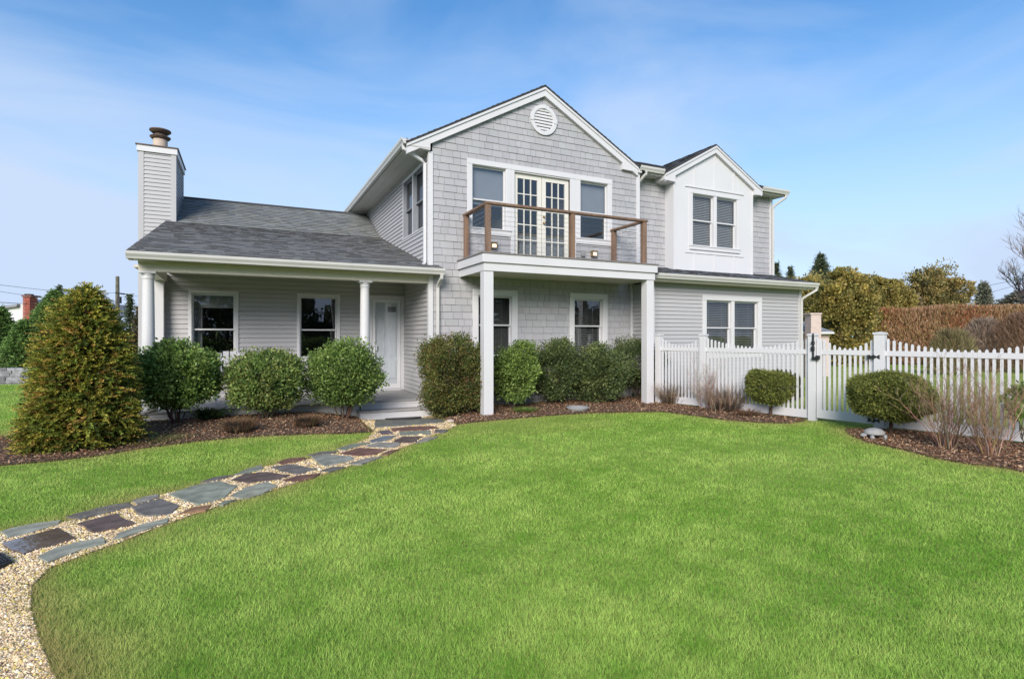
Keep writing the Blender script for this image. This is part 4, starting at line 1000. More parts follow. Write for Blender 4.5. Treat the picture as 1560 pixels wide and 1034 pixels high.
b = MB(); b.tube([(cyx, cyy, zc-.05), (cyx+.02, cyy, zc+1), (cyx, cyy, zc+2.0)], [.09, .06, .015], 8, (.10, .07, .05))
for i in range(40):
    a = random.uniform(0, 6.28); h = random.uniform(.15, 1.7); rr_ = np.interp(h/2.1, *CPROF)*.55
    b.tube([(cyx, cyy, zc+h), (cyx+math.cos(a)*rr_*.5, cyy+math.sin(a)*rr_*.5, zc+h+.12), (cyx+math.cos(a)*rr_, cyy+math.sin(a)*rr_, zc+h+.3)], [.02, .012, .005], 5, (.10, .07, .05))
b.build('trunk', M_bark, t)
# topiaries
def topiary(label, px, base_y, px0, px1, ytop, ybot, seed, n, power=.55):
    x, y = gp(px, base_y); z = float(G(x, y)); dep = x*SY+y*CY; cxp = (px0+px1)/2; c = at(cxp, 0, dep)
    k = dep/832; zt = CAMH+(512-ytop)*k; zb_ = CAMH+(512-ybot)*k; rx = (px1-px0)/2*k
    t = thing('topiary', (x, y, z), label, 'topiary shrub', 'dwarf spruce standards beside the fence')
    DS = [(.10, .12, .03), (.155, .17, .038), (.24, .24, .06), (.055, .07, .02)]; rx *= .82; DS = [tuple(q*1.1 for q in e_) for e_ in DS]; n = int(n*2.3); nf = n
    r = np.random.default_rng(seed)
    d = unit(r.normal(size=(nf, 3))); dd = np.sign(d)*np.abs(d)**np.array([power, power, power*.9])
    s = .72+.28*r.random(nf)**.5; lm = 1+.09*lump(d, seed, 5)
    st = np.c_[c[0]+dd[:, 0]*rx*s*lm*.93, c[1]+dd[:, 1]*rx*.93*s*lm, (zt+zb_)/2+dd[:, 2]*(zt-zb_)/2*s*lm*.93]
    fd = unit(unit(d*np.array([1, 1, .25]))+r.normal(0, .35, (nf, 3)))
    per = 16; tt = (np.arange(per)+.5)/per; fl_ = .09*r.uniform(.7, 1.3, nf)
    p = st[:, None]+fd[:, None]*(tt[None, :, None]*fl_[:, None, None]-.03)
    dn = unit(fd[:, None]*.7+unit(r.normal(size=(nf, per, 3)))*.8)
    kx = r.choice(4, nf, p=[.34, .3, .16, .2]); col = np.repeat(np.array(DS)[kx]*r.uniform(.55, 1.5, nf)[:, None], per, 0)*(.85+.35*np.tile(tt, nf))[:, None]
    npmesh('foliage', leafV(p.reshape(-1, 3), dn.reshape(-1, 3), np.full(nf*per, .026), np.full(nf*per, .0095)), 4, col, M_needle, t)
    b = MB(); b.tube([(x, y, z-.03), (x+.01, y, z+.25), (c[0], c[1], zb_+.15), (c[0], c[1], (zt+zb_)/2)], [.032, .026, .024, .02], 8, (.09, .06, .045))
    for i in range(14):
        a = i*.9; b.tube([(c[0], c[1], zb_+.12), (c[0]+math.cos(a)*rx*.45, c[1]+math.sin(a)*rx*.45, zb_+.16+random.random()*.1), (c[0]+math.cos(a)*rx*.8, c[1]+math.sin(a)*rx*.8, zb_+.2+random.random()*.15)], [.013, .009, .004], 5, (.09, .06, .045))
    b.build('trunk', M_bark, t); return t
topiary('small flat topped dwarf spruce on a short stem left of the gate', 1174, 634, 1137, 1219, 564, 612, 41, 3600, .66)
topiary('larger rounded dwarf spruce on a short trunk beside the turtle ornament', 1357, 662, 1290, 1424, 567, 638, 42, 5600, .82)
# light green leaves at the right edge
x, y, _ = at(1571, 0, 7.4); z = float(G(x, y)); t = thing('shrub', (x, y, z), 'light yellow green leafy shrub cut off by the right edge of the photo', 'shrub')
crown(t, (x, y), .24, .24, .34, .88, 1500, .07, .04, [(.16, .24, .05), (.22, .3, .07), (.11, .18, .035), (.3, .34, .12)], WT, 44); stems(t, x, y, z, 6, .5, .15, .01, seed=4)

# ---- dry grasses, twiggy shrubs
def dry_clump(name, label, px, py, h, rad, n, pal, cat, seed, w_=.005, group=None, bs=.35):
    x, y = gp(px, py); z = float(G(x, y)); r = np.random.default_rng(seed)
    a = r.uniform(0, 6.283, n); q = np.sqrt(r.random(n)); bx_ = x+np.cos(a)*q*rad*bs; by_ = y+np.sin(a)*q*rad*bs
    hh = h*r.uniform(.45, 1.05, n); ex = bx_+np.cos(a)*q*rad*.9*r.uniform(.4, 1.2, n); ey = by_+np.sin(a)*q*rad*.9*r.uniform(.4, 1.2, n)
    b0 = np.c_[bx_, by_, np.full(n, z)]; e1 = np.c_[ex, ey, z+hh]; m1 = (b0+e1)/2; m1[:, 2] += hh*.12; m1[:, :2] -= (e1-b0)[:, :2]*.12
    s = np.c_[np.cos(a+1.57+r.normal(0, .6, n)), np.sin(a+1.57+r.normal(0, .6, n)), np.zeros(n)]*w_/2
    V = np.concatenate([np.stack([b0-s, b0+s, m1+s*.8, m1-s*.8], 1), np.stack([m1-s*.8, m1+s*.8, e1+s*.25, e1-s*.25], 1)], 0).reshape(-1, 3)
    c = np.array(pal)[r.choice(len(pal), n)]*r.uniform(.7, 1.25, n)[:, None]
    o = npmesh(name, V, 4, np.concatenate([c, c]), M_grass)
    for v in (): pass
    return tag(o, label, cat, group)
TAN = [(.62, .44, .26), (.52, .34, .19), (.72, .55, .36), (.38, .24, .15)]
PNK = [(.58, .40, .30), (.44, .28, .21), (.66, .50, .40)]
HTH = [(.27, .13, .08), (.36, .20, .12), (.18, .10, .06), (.24, .22, .09)]
dry_clump('dry_grass', 'tan dry ornamental grass tuft at the fence start right of the balcony post', 1025, 615, .52, .60, 1300, TAN, 'ornamental grass', 51, group='dry tufts by the fence')
dry_clump('dry_grass', 'straw coloured dry stems between the bare shrub and the small topiary', 1108, 626, .60, .75, 1500, TAN+PNK, 'ornamental grass', 52, group='dry tufts by the fence')
dry_clump('dry_grass', 'low reddish dead leaves beneath the small topiary', 1140, 634, .16, .35, 500, HTH+[(.3, .12, .07)], 'perennial', 53)
dry_clump('heath_plant', 'low reddish brown heath mound before the olive shrub', 365, 659, .23, .19, 2200, HTH, 'heath', 54, bs=.85, group='brown heaths in the left bed')
dry_clump('heath_plant', 'low reddish brown heath mound before the domed shrub near the steps', 468, 651, .21, .17, 1900, HTH, 'heath', 55, bs=.85, group='brown heaths in the left bed')
dry_clump('dry_grass', 'small pale tan tuft at the foot of the golden cypress', 175, 665, .10, .26, 1200, [(.45, .33, .17), (.35, .25, .13)], 'ornamental grass', 56, bs=.85)
dry_clump('green_sprouts', 'patch of small green sprouts in the mulch under the light green shrub', 800, 628, .10, .32, 500, [(.16, .26, .05), (.25, .33, .08)], 'plant', 57, w_=.012)
dry_clump('green_sprouts', 'sprouting weeds at the lawn edge below the bright green shrub', 235, 672, .07, .5, 400, [(.18, .26, .06), (.3, .26, .12)], 'plant', 58, w_=.008)
dry_clump('green_sprouts', 'low green perennial leaves right of the bright green shrub', 318, 640, .22, .3, 300, [(.09, .17, .04), (.13, .22, .06)], 'plant', 59, w_=.03)
def twig_shrub(label, px, py, h, rad, n, cols, seed, r0=.008, kids=4, name='bare_shrub', cat='bare shrub', group=None, upb=1.0):
    x, y = gp(px, py); z = float(G(x, y)); r = random.Random(seed); b = MB()
    def grow(p, d, L_, rr_, lev):
        pts = [p]; q = p.copy(); dd = d.copy()
        for j in range(4):
            dd = (dd+Vector((r.uniform(-.28, .28), r.uniform(-.28, .28), r.uniform(-.05, .2)*upb))).normalized(); q = q+dd*L_/4; pts.append(q.copy())
        b.tube(pts, [rr_*(1-.15*j) for j in range(5)], 4 if lev else 5, tuple(c*r.uniform(.75, 1.25) for c in r.choice(cols)), cap=False)
        if lev < 2:
            for k in range(kids if lev == 0 else kids-1):
                s = pts[r.randint(1, 4)]; nd = (dd+Vector((r.uniform(-.9, .9), r.uniform(-.9, .9), r.uniform(0, .5)))).normalized()
                grow(s, nd, L_*r.uniform(.35, .6), rr_*.55, lev+1)
    for i in range(n):
        a = r.uniform(0, 6.28); d = Vector((math.cos(a)*rad/h*r.random(), math.sin(a)*rad/h*r.random(), 1)).normalized()
        grow(Vector((x+math.cos(a)*.08, y+math.sin(a)*.08, z-.02)), d, h*r.uniform(.6, .95), r0*r.uniform(.7, 1.1), 0)
    return tag(b.build(name, M_bark), label, cat, group)
RB = [(.23, .15, .10), (.30, .195, .12), (.17, .105, .07), (.38, .28, .20)]
GB_ = [(.34, .26, .22), (.27, .20, .16), (.42, .33, .27)]
twig_shrub('grey bare shrub with fine upright twigs against the fence left of the small topiary', 1073, 622, .92, .34, 20, GB_, 61, .0065, 5)
twig_shrub('bare reddish brown shrub right of the larger topiary', 1443, 684, 1.0, .46, 34, RB, 62, .0058, 5, group='bare shrubs by the right fence')
twig_shrub('bare tan stemmed shrub before the last fence pickets, second right of the larger topiary', 1508, 694, 1.0, .50, 34, RB, 63, .0058, 5, group='bare shrubs by the right fence')
twig_shrub('small leafless twiggy plant at the foot of the fence beside the small topiary', 1090, 630, .35, .3, 10, RB, 64, .005, 3)

# ---------------------------------------------------------------- ornaments
tx, ty = gp(1330, 668); tz = float(G(tx, ty)); t = thing('turtle_ornament', (tx, ty, tz), 'grey stone turtle ornament under the larger topiary', 'garden ornament')
rv = Vector((CY, -SY, 0)); fvv = Vector((-SY, -CY, 0))
def TF(a, bb, h): v = Vector((tx, ty, tz))+rv*a*.88+fvv*bb*.88+Vector((0, 0, h*.88)); return tuple(v)
def blob(c, r_, nm, parent, m, seg=16, warp=None):
    b = MB(); P = []; F = []; rings = 10
    for i in range(rings+1):
        th_ = math.pi*i/rings
        for j in range(seg):
            ph = 2*math.pi*j/seg; a, bb, h = math.sin(th_)*math.cos(ph), math.sin(th_)*math.sin(ph), math.cos(th_)
            if warp: a, bb, h = warp(a, bb, h)
            P.append(TF(c[0]+a*r_[0], c[1]+bb*r_[1], c[2]+h*r_[2]))
    for i in range(rings):
        for j in range(seg): F.append((i*seg+j, i*seg+(j+1) % seg, (i+1)*seg+(j+1) % seg, (i+1)*seg+j))
    b.add(P, F); return b.build(nm, m, parent, smooth=True)
blob((.02, 0, .10), (.17, .14, .09), 'shell', t, M_conc, 24, lambda a, b_, h: (a, b_, max(h, -.25)*(1+.0*a)))
blob((-.19, .04, .07), (.055, .04, .035), 'head', t, M_conc)
for a, b_, s in ((-.10, .13, 1), (.12, .13, .8), (-.10, -.11, .8), (.13, -.11, .8)): blob((a, b_, .03), (.035*s, .05*s, .055), 'leg', t, M_conc)
blob((.20, 0, .05), (.05, .02, .02), 'tail', t, M_conc)
# shallow stone bowl
x, y = gp(880, 626); z = float(G(x, y)); b = MB()
b.lathe(x, y, [(.12, z-.01), (.20, z+.02), (.235, z+.075), (.235, z+.09), (.21, z+.09), (.19, z+.055), (.1, z+.045)], 32)
tag(b.build('stone_bowl', M_conc, smooth=True), 'low round grey stone bowl in the mulch under the balcony', 'bowl')
# rock at the path head
x, y = gp(686, 643); b = MB(); random.seed(5)
b.lathe(x, y, [(.05, float(G(x, y))-.01), (.08, .0+float(G(x, y))+.02), (.06, float(G(x, y))+.045), (.02, float(G(x, y))+.055)], 7); tag(b.build('rock', M_flue), 'small tan rock at the mulch edge right of the porch steps', 'rock')
# door mat, rubber mat
x, y = gp(613, 640); zf = lambda a, c: float(cf[0]*a+cf[1]*c+cf[2])+.022; b = MB(); P = [(x+.36*math.cos(q), 10.935-.44*math.sin(q), 0) for q in np.linspace(0, math.pi, 24)]
k = len(P); b.add([(p[0], p[1], zf(p[0], p[1])) for p in P]+[(p[0], p[1], zf(p[0], p[1])+.02) for p in P], [tuple(range(k, 2*k))]+[(i, (i+1) % k, k+(i+1) % k, k+i) for i in range(k)])
tag(b.build('doormat', M_rub), 'black half round rubber doormat on the landing slab', 'doormat')
c0 = [gp(*q) for q in ((19, 861), (-3, 846), (-70, 862), (-38, 885))]
b = MB(); b.add([(p[0], p[1], float(G(*p))+.01) for p in c0]+[(p[0], p[1], float(G(*p))+.035) for p in c0], [(4, 5, 6, 7), (0, 1, 5, 4), (1, 2, 6, 5), (2, 3, 7, 6), (3, 0, 4, 7)])
V0, V1, V2, V3 = [Vector((p[0], p[1], float(G(*p))+.035)) for p in c0]
for i in range(12):
    f0 = (i+.25)/12; f1 = (i+.75)/12; a = V0.lerp(V3, f0).lerp(V1.lerp(V2, f0), .08); b_ = V0.lerp(V3, f0).lerp(V1.lerp(V2, f0), .92); c = V0.lerp(V3, f1).lerp(V1.lerp(V2, f1), .92); d = V0.lerp(V3, f1).lerp(V1.lerp(V2, f1), .08)
    up = Vector((0, 0, .006)); b.add([tuple(q+up) for q in (a, b_, c, d)]+[tuple(q) for q in (a, b_, c, d)], [(0, 1, 2, 3), (0, 1, 5, 4), (1, 2, 6, 5), (2, 3, 7, 6), (3, 0, 4, 7)])
tag(b.build('rubber_mat', M_rub), 'black ribbed rubber mat on the gravel, cut off by the left edge', 'mat')
# white chair on the porch
x0 = gx(349, 12.3)[0]; t = thing('porch_chair', (x0, 12.3, .235), 'white wooden chair on the porch between the two porch windows', 'chair')
b = MB(); b.box(x0-.25, x0+.25, 12.05, 12.5, .62, .66); b.build('seat', M_white, t)
b = MB()
for i in range(4): b.box(x0-.24+i*.125, x0-.24+i*.125+.105, 12.5, 12.52, .66, 1.26-abs(i-1.5)*.03)
b.build('backrest', M_white, t)
for a, c in ((-.24, 12.08), (.2, 12.08), (-.24, 12.46), (.2, 12.46)): b = MB(); b.box(x0+a, x0+a+.045, c, c+.045, .235, .62); b.build('leg', M_white, t)

# ---------------------------------------------------------------- left background
# stacked stone wall
p0 = Vector(at(-60, 0, 17.5)[:2]); p1 = Vector(at(240, 0, 17.8)[:2]); dv = (p1-p0).normalized(); nv = Vector((dv.y, -dv.x)); Lw = (p1-p0).length
b = MB(); rr_ = random.Random(8); z = -.02; 
while z < .50:
    h = rr_.uniform(.05, .10); a = 0
    while a < Lw:
        l_ = rr_.uniform(.2, .65); d_ = rr_.uniform(0, .03); q = [p0+dv*(a+.006)+nv*d_, p0+dv*(a+l_-.006)+nv*d_, p0+dv*(a+l_-.006)-nv*.3, p0+dv*(a+.006)-nv*.3]
        g_ = rr_.uniform(.13, .27); P = [(v.x, v.y, z+.003) for v in q]+[(v.x, v.y, z+h-.003) for v in q]
        b.add(P, [(3, 2, 1, 0), (4, 5, 6, 7), (0, 1, 5, 4), (1, 2, 6, 5), (2, 3, 7, 6), (3, 0, 4, 7)], (g_, g_*1.01, g_*1.06)); a += l_
    z += h
tag(b.build('stone_wall', M_stone), 'low dry stacked grey stone wall behind the left lawn', 'wall')
def conifer(label, px0, px1, ytop, ybase_z, dep, pal, seed, nf, wt=(.35, .3, .2, .15), group=None, prof=None, fl_=.26, name='evergreen_tree', leafl=.10, cat='tree', per=10):
    c = at((px0+px1)/2, 0, dep); k = dep/832; zt = CAMH+(512-ytop)*k; rx = (px1-px0)/2*k
    t = thing(name, (c[0], c[1], ybase_z), label, cat, group)
    prof = prof or ([0, .1, .35, .6, .8, .93, 1], [.85, 1, .9, .66, .4, .2, .03])
    frond_crown(t, c, ybase_z+.1, zt-ybase_z-.1, rx, prof, nf, per, fl_, pal, wt, seed, leafl=leafl, shell=.5)
    b = MB(); b.tube([(c[0], c[1], -.05), (c[0], c[1], ybase_z+(zt-ybase_z)*.9)], [.08+rx*.05, .02], 7, (.09, .065, .05)); b.build('trunk', M_bark, t); return t
EG = [(.10, .18, .045), (.15, .25, .065), (.21, .31, .09), (.06, .11, .035)]
DK = [(.07, .095, .055), (.10, .13, .07), (.13, .15, .08), (.045, .06, .035)]
GE = 'arborvitae behind the stone wall'
conifer('dark green arborvitae at the far left edge behind the stone wall', -40, 40, 472, .2, 19.5, EG, 71, 3000, group=GE)
conifer('feathery arborvitae behind the stone wall, just right of the leftmost one', 4, 68, 492, .2, 19, EG, 72, 2400, group=GE)
conifer('tall bright green arborvitae between the brick chimney and the golden cypress', 36, 128, 447, .2, 21, EG, 73, 4200, group=GE)
conifer('small dark spruce far behind the golden cypress, left of its tip', 68, 112, 436, 0, 32, DK, 74, 900)
conifer('wispy evergreen behind the golden cypress next to the left porch column', 182, 214, 450, 0, 24, DK, 75, 500, prof=([0, .3, .7, 1], [1, .9, .5, .08]))
conifer('brownish evergreen mass right behind the golden cypress by the house corner', 195, 232, 468, 0, 22, [(.14, .09, .05), (.09, .08, .04), (.06, .07, .03), (.17, .11, .06)], 76, 700)
# neighbour house
D = 48; k = D/832
t_ = at(20, 0, D); nb = thing('neighbour_house', (t_[0], t_[1], 0), 'white gabled neighbour house with red brick chimney far left', 'house')
def NBp(px, py, dep=D): return at(px, py, dep)
def slabpoly(mb, pts, dep, th_, col=None):
    P = [at(px, py, dep) for px, py in pts]; f = Vector((SY, CY, 0))*th_; k_ = len(P)
    mb.add(P+[tuple(Vector(p)+f) for p in P], [tuple(range(k_))[::-1], tuple(range(k_, 2*k_))]+[(i, (i+1) % k_, k_+(i+1) % k_, k_+i) for i in range(k_)], col)
b = MB(); slabpoly(b, [(-60, 545), (-60, 476), (24, 466), (47, 455), (85, 480), (85, 545)], D, 8); b.build('wall', M_white, nb)
b = MB()
slabpoly(b, [(-62, 478), (-60, 474), (26, 463), (25, 467)], D-.3, 8.5, (.25, .25, .27)); slabpoly(b, [(47, 452), (88, 479), (85, 483), (46, 456)], D-.3, .3, (.6, .6, .6))
slabpoly(b, [(46, 456), (100, 457.5), (120, 478), (84, 480)], D+.3, 7.5, (.24, .24, .27)); b.build('roof', M_roof, nb)
b = MB(); slabpoly(b, [(-30, 500), (-12, 500), (-12, 482), (-30, 482)], D-.08, .1); b.build('window', M_int, nb)
b = MB(); r_ = random.Random(2); z = 0; cxb = at(40, 0, D-1.2); hw_ = 5.2*k; ztop = CAMH+(512-451)*k
while z < ztop:
    for i in range(5):
        a0 = -hw_+i*2*hw_/5; v = r_.uniform(.75, 1.2); q0 = Vector((cxb[0], cxb[1], 0))+Vector((CY, -SY, 0))*a0; q1 = q0+Vector((CY, -SY, 0))*(2*hw_/5-.01)
        f = Vector((SY, CY, 0))*.8; P = [q0, q1, q1+f, q0+f]
        b.add([(p.x, p.y, z) for p in P]+[(p.x, p.y, z+.085) for p in P], [(4, 5, 6, 7), (0, 1, 5, 4), (1, 2, 6, 5), (3, 0, 4, 7)], (.32*v, .085*v, .06*v))
    z += .1
slabpoly(b, [(32.5, 452), (47.5, 452), (47.5, 449.5), (32.5, 449.5)], D-1.3, 1, (.2, .1, .09)); slabpoly(b, [(37, 449.5), (44, 449.5), (44, 447.5), (37, 447.5)], D-1.2, .5, (.03, .03, .03))
b.build('chimney', M_brick, nb)
# utility pole and wires
pp = at(179, 0, 38); b = MB(); pz = CAMH+(512-421)*38/832; t = thing('utility_pole', (pp[0], pp[1], 0), 'weathered wooden utility pole beyond the golden cypress', 'utility pole')
b.tube([(pp[0], pp[1], 0), (pp[0], pp[1], pz)], [.16, .11], 10); b.build('pole', M_pole, t)
b = MB(); c = at(181, 447, 37.8); b.tube([at(176, 446, 37.7), at(190, 448, 37.7)], .05, 5); b.tube([at(182, 452, 37.6), at(182, 462, 37.6)], .13, 10); b.build('bracket', M_blackm, t)
def wire(pts, r_=.02, lab=''):
    b = MB(); P = []
    for i in range(len(pts)-1):
        a, c_ = Vector(at(*pts[i])), Vector(at(*pts[i+1]))
        for j in range(8): P.append(a.lerp(c_, j/8))
    P.append(Vector(at(*pts[-1]))); b.tube(P, r_, 4)
    return tag(b.build('power_line', M_wire), lab, 'power line', 'overhead wires')
wire([(-40, 429, 30), (0, 434, 32), (60, 441, 34), (120, 446, 36), (179, 446, 37.7)], .011, 'topmost overhead wire left of the golden cypress')
wire([(-40, 441, 30), (0, 444, 32), (60, 453, 34), (110, 457, 36), (179, 460, 37.7)], .010, 'second overhead wire crossing the brick chimney top')
wire([(-40, 459, 30), (0, 460.5, 32), (60, 464, 34), (110, 463, 36), (179, 462, 37.7)], .016, 'lowest overhead wire before the neighbour house roof')
wire([(179, 446, 37.7), (200, 449, 42), (225, 455, 48)], .010, 'short overhead wire between the utility pole and the porch corner')
wire([(1440, 470, 46), (1500, 436, 40), (1560, 424, 34), (1620, 410, 30)], .012, 'overhead wire before the bare tree at right')
wire([(1440, 455, 46), (1500, 448, 40), (1560, 431, 34), (1620, 420, 30)], .010, 'lower overhead wire before the bare tree at right')

# ---------------------------------------------------------------- right background
OC = [(.33, .26, .07), (.24, .21, .06), (.42, .33, .09), (.12, .125, .04)]
PR = ([0, .15, .4, .6, .8, .9, .96, 1], [.9, 1., 1., .97, .86, .68, .45, .15])
GO = 'olive cypress trees behind the fence'
def oc(label, a, b_, yt, dep, seed, nf, pal=None, **k):
    """billowy crown of several rounded lobes on one trunk"""
    pal = pal or OC; m_ = (a+b_)/2; c = at(m_, 0, dep); kk = dep/832; zt = CAMH+(512-yt)*kk; rx = (b_-a)/2*kk*1.16; r = random.Random(seed)
    t = thing('evergreen_tree', (c[0], c[1], 0), label, 'tree', GO)
    V = []; side = Vector((CY, -SY, 0))
    lobes = [(0, zt*.5, rx*.95, zt*.5)]
    for i in range(9):
        q = r.uniform(-.8, .8) if i > 2 else (-.05, .5, -.5)[i]; r2 = rx*r.uniform(.3, .45); lobes.append((q*rx, zt*(1-.26*abs(q)-(r.uniform(.0, .4) if i > 2 else 0))-r2, rx*r.uniform(.34, .48), r2))
    for i, (dx_, zc_, r1, r2) in enumerate(lobes):
        cc = (c[0]+side.x*dx_-SY*(0 if i == 0 else rx*.45*r.random()), c[1]+side.y*dx_-CY*(0 if i == 0 else rx*.45*r.random()))
        z0_, z1_ = (max(0, zc_-r2), min(zt, zc_+r2)) if i else (.1, zt-.1)
        o, _ = crown(None, cc, r1, r1*.85, z0_, z1_, 14000 if i == 0 else 3800, .15, .085, pal, (.35, .3, .2, .15), seed*10+i, .9, (.72, 1.), .13, updir=.7)
        V.append(o)
    me = V[0].data; import bmesh; bm = bmesh.new()
    for o in V: bm.from_mesh(o.data)
    bm.to_mesh(me); bm.free()
    for o in V[1:]: d_ = o.data; bpy.data.objects.remove(o); bpy.data.meshes.remove(d_)
    V[0].parent = t; V[0].matrix_parent_inverse = OFF(t); V[0].name = 'foliage'
    b = MB(); b.tube([(c[0], c[1], -.05), (c[0], c[1], zt*.8)], [.25, .05], 7, (.09, .065, .05)); b.build('trunk', M_bark, t); return t
oc('olive cypress rising directly above the low addition roof corner', 1186, 1262, 424, 33, 81, 3000)
oc('largest golden olive cypress behind the small outbuilding', 1238, 1322, 412, 29, 82, 4500)
oc('olive cypress between the dark spruce and the brown hedge', 1280, 1334, 419, 33, 83, 2500)
oc('rounded olive cypress at the left end of the brown hedge', 1305, 1362, 421, 31, 84, 3000)
oc('broad olive cypress standing furthest right behind the brown hedge', 1372, 1462, 411, 38, 85, 5000, [(.30, .23, .08), (.21, .19, .065), (.37, .27, .10), (.11, .11, .045)])
oc('round olive cypress in the gap between the hedge start and the broad one', 1325, 1385, 428, 35, 95, 2000)
oc('low olive cypress filling the gap behind the hedge start', 1345, 1392, 437, 36, 86, 1800, [(.30, .22, .12), (.36, .27, .18), (.2, .18, .07), (.11, .11, .04)])
conifer('dark pointed spruce rising above the olive trees', 1215, 1285, 389, 2, 40, DK, 87, 2600, prof=([0, .3, .5, .7, .85, 1], [1, .9, .75, .5, .3, .04]), fl_=.45, leafl=.13)
conifer('small dark spruce top beside the upper right downspout', 1166, 1200, 402, 2, 46, DK, 88, 1000, fl_=.4, leafl=.13)
conifer('small dark spruce top between the house corner and the tall spruce', 1186, 1222, 408, 2, 48, DK, 89, 1000, fl_=.4, leafl=.13)
GC = [(.16, .17, .14), (.2, .19, .16), (.12, .14, .11), (.22, .2, .18)]
conifer('grey green pine far behind the hedge left of the bare tree', 1478, 1520, 434, 0, 60, [(.17, .18, .13), (.22, .22, .16), (.13, .14, .10), (.25, .23, .18)], 90, 2200, fl_=.7, leafl=.3)
conifer('distant hazy evergreen behind the hedge below the bare tree', 1515, 1600, 446, 0, 62, [(.11, .115, .085), (.15, .145, .11), (.08, .09, .06), (.16, .14, .11)], 91, 2000, fl_=.7, leafl=.3, prof=([0, .4, .8, 1], [1, 1, .8, .2]))
# brown hedge
hs, he = Vector(at(1318, 0, 30)[:2]), Vector(at(1680, 0, 27)[:2]); Lh = (he-hs).length; dv = (he-hs).normalized(); nv = Vector((-dv.y, dv.x))
n = 120000; r = np.random.default_rng(5); s = r.uniform(0, Lh, n); dpt = r.uniform(0, 1.8, n); top = 3.05+.12*noise2(s, s*0, 9, 1.3)
hz = r.random(n)**.8*top; p = np.c_[hs.x+dv.x*s+nv.x*dpt, hs.y+dv.y*s+nv.y*dpt, hz]
d = unit(np.c_[r.normal(0, .35, n), r.normal(0, .35, n), np.ones(n)]); ll = r.uniform(.08, .30, n)
patch = (noise2(s, hz, 15, .9)+r.normal(0, .4, n)); pal = np.array([(.36, .16, .085), (.45, .18, .095), (.34, .23, .10), (.48, .29, .17), (.25, .13, .07)])
kk = np.clip(((patch+1.5)/3*5).astype(int), 0, 4); col = pal[kk]*r.uniform(.7, 1.25, n)[:, None]
hg = npmesh('hedge', leafV(p, d, ll, ll*.08+.012), 4, col, M_leaf); tag(hg, 'long brown winter hedge behind the white fence at right', 'hedge')
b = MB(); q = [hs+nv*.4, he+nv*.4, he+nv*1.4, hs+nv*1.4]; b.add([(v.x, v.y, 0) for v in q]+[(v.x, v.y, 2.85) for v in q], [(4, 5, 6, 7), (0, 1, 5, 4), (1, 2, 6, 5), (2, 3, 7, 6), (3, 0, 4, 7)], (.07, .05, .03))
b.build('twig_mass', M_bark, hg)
def twigball(label, px0, px1, ytop, dep, cols, seed, n):
    c = at((px0+px1)/2, 0, dep); k = dep/832; H = CAMH+(512-ytop)*k; R_ = (px1-px0)/2*k; r = np.random.default_rng(seed)
    a = r.uniform(0, 6.28, n); h = r.random(n); q = np.sqrt(r.random(n))*R_*np.sqrt(np.clip(1-(h*.98)**3, 0, 1))
    p = np.c_[c[0]+np.cos(a)*q, c[1]+np.sin(a)*q, h*H*.9]; d = unit(np.c_[np.cos(a)*.5+r.normal(0, .4, n), np.sin(a)*.5+r.normal(0, .4, n), np.ones(n)])
    ll = r.uniform(.15, .4, n); o = npmesh('bare_shrub', leafV(p, d, ll, np.full(n, .02)), 4, np.array(cols)[r.choice(len(cols), n)]*r.uniform(.7, 1.2, n)[:, None], M_leaf)
    return tag(o, label, 'bare shrub', 'bare shrubs before the hedge')
twigball('pale tan bare shrub before the brown hedge', 1470, 1528, 482, 24, [(.34, .25, .19), (.28, .20, .15), (.4, .31, .24)], 92, 5000)
twigball('low yellowish twiggy shrub before the brown hedge', 1420, 1482, 500, 22, [(.30, .26, .12), (.22, .17, .09)], 93, 4500)
twigball('reddish brown bare shrub at the right edge before the hedge', 1515, 1620, 472, 23, [(.26, .16, .10), (.22, .12, .07), (.33, .22, .15)], 94, 9000)
# bare tree
def bare_tree(label, px, dep, H, seed, lean=(0, 0)):
    c = at(px, 0, dep); r = random.Random(seed); b = MB(); tw = MB()
    def grow(p, d, L_, rr_, lev):
        pts = [p]; q = p.copy(); dd = d.copy()
        for j in range(4):
            dd = (dd+Vector((r.uniform(-.22, .22), r.uniform(-.22, .22), r.uniform(-.02, .14)))).normalized(); q = q+dd*L_/4; pts.append(q.copy())
        (b if lev < 3 else tw).tube(pts, [rr_*(1-.13*j) for j in range(5)], 6 if lev < 2 else 3, tuple(c_*r.uniform(.8, 1.2) for c_ in (.19, .155, .14)), cap=False)
        if lev < 5:
            for k in range((5, 5, 5, 4, 3)[lev]):
                s = pts[r.randint(1 if lev else 2, 4)]; nd = (dd+Vector((r.uniform(-.9, .9), r.uniform(-.9, .9), r.uniform(-.1, .6)))).normalized()
                grow(s, nd, L_*r.uniform(.5, .75), rr_*.5, lev+1)
    t = thing('bare_tree', (c[0], c[1], 0), label, 'tree')
    grow(Vector((c[0], c[1], -.1)), Vector((lean[0], lean[1], 1)), H*.38, H*.02, 0)
    b.build('trunk', M_bark, t); tw.build('twigs', M_bark, t)
bare_tree('leafless tree with fine twigs at the right edge beyond the hedge', 1548, 38, 12.5, 101, (-.12, 0))
bare_tree('second leafless tree further back behind the one at the right edge', 1630, 45, 14, 102)
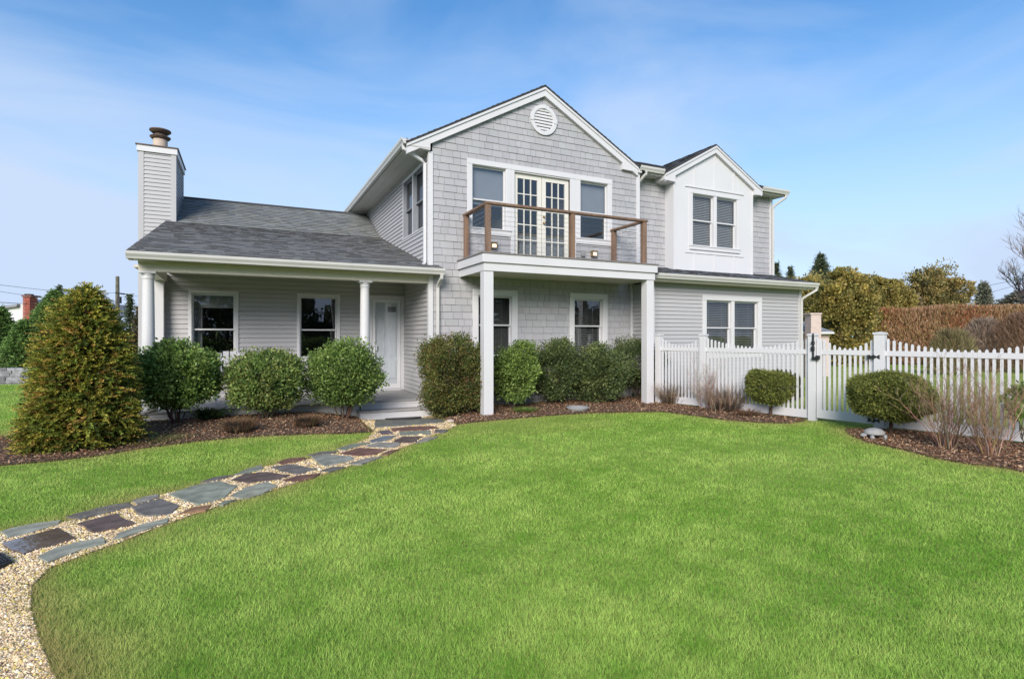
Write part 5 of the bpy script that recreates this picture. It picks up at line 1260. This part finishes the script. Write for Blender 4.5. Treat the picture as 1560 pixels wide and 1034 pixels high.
# small outbuilding with a pale chimney
D2 = 21; t_ = at(1243, 0, D2); sb = thing('outbuilding', (t_[0], t_[1], 0), 'small low outbuilding with grey roof behind the gate post', 'shed')
b = MB(); slabpoly(b, [(1180, 574), (1180, 507), (1263, 507), (1263, 574)], D2, 3); b.build('wall', M_pink, sb)
b = MB(); slabpoly(b, [(1180, 508.5), (1180, 504.5), (1271, 505.5), (1271, 508.5)], D2-.25, 3.4); b.build('fascia', M_white, sb)
rb_ = MB(); A_, B_ = Vector(at(1180, 505, D2-.25)), Vector(at(1271, 505.5, D2-.25)); U = (B_-A_); U.z = 0; up = Vector((SY, CY, .55)).normalized()
rr_ = random.Random(4); Ln = U.length; U.normalize(); A_.z = B_.z
for j in range(7):
    v0, v1 = j*.14, (j+1)*.14; s0, s1 = Ln-v0*.9, Ln-v1*.9; u = 0
    while u < s0:
        wv = rr_.uniform(.1, .3); q = rr_.uniform(.7, 1.2); x1_ = min(u+wv, s0)
        rb_.add([tuple(A_+U*u+up*v0+Vector((0, 0, .012))), tuple(A_+U*x1_+up*v0+Vector((0, 0, .012))), tuple(A_+U*min(x1_, s1+.02)+up*v1), tuple(A_+U*min(u, s1)+up*v1)], [(0, 1, 2, 3)], (.25*q, .27*q, .30*q)); u += wv
E_ = A_+U*Ln; T0 = A_+up*.98; T1 = A_+U*(Ln-.98*.9)+up*.98; bk = Vector((SY, CY, 0))*2.6
rb_.add([tuple(E_), tuple(E_+bk), tuple(T1), tuple(T0), tuple(A_+bk)], [(0, 1, 2), (1, 4, 3, 2)], (.2, .21, .23)); rb_.build('roof', M_roof, sb)
b = MB(); slabpoly(b, [(1235.5, 580), (1235.5, 478), (1251, 478), (1251, 580)], D2-.9, .42); slabpoly(b, [(1234.5, 479), (1234.5, 476.5), (1252, 476.5), (1252, 479)], D2-.93, .48); b.build('chimney', M_pink, sb)

# wood behind the camera position: mirrored in the window panes
n = 26000; r = np.random.default_rng(77); s = r.uniform(-45, 50, n); hgt = 5.2+1.4*noise2(s, s*0, 5, .35)+1.2*noise2(s, s*0, 6, 1.6)
p = np.c_[s, -24-r.uniform(0, 4, n)-.004*s*s, r.random(n)**.8*hgt]; d = unit(r.normal(size=(n, 3))+np.array([0, 0, .4])); ll = r.uniform(.4, 1.0, n)
pal = np.array([(.10, .12, .05), (.07, .09, .04), (.16, .13, .09), (.12, .10, .08)]); o = npmesh('far_wood', leafV(p, d, ll, ll*.5), 4, pal[r.choice(4, n)], M_leaf)
tag(o, 'far wood of mixed trees across the road from the house', 'wood', kind='stuff')
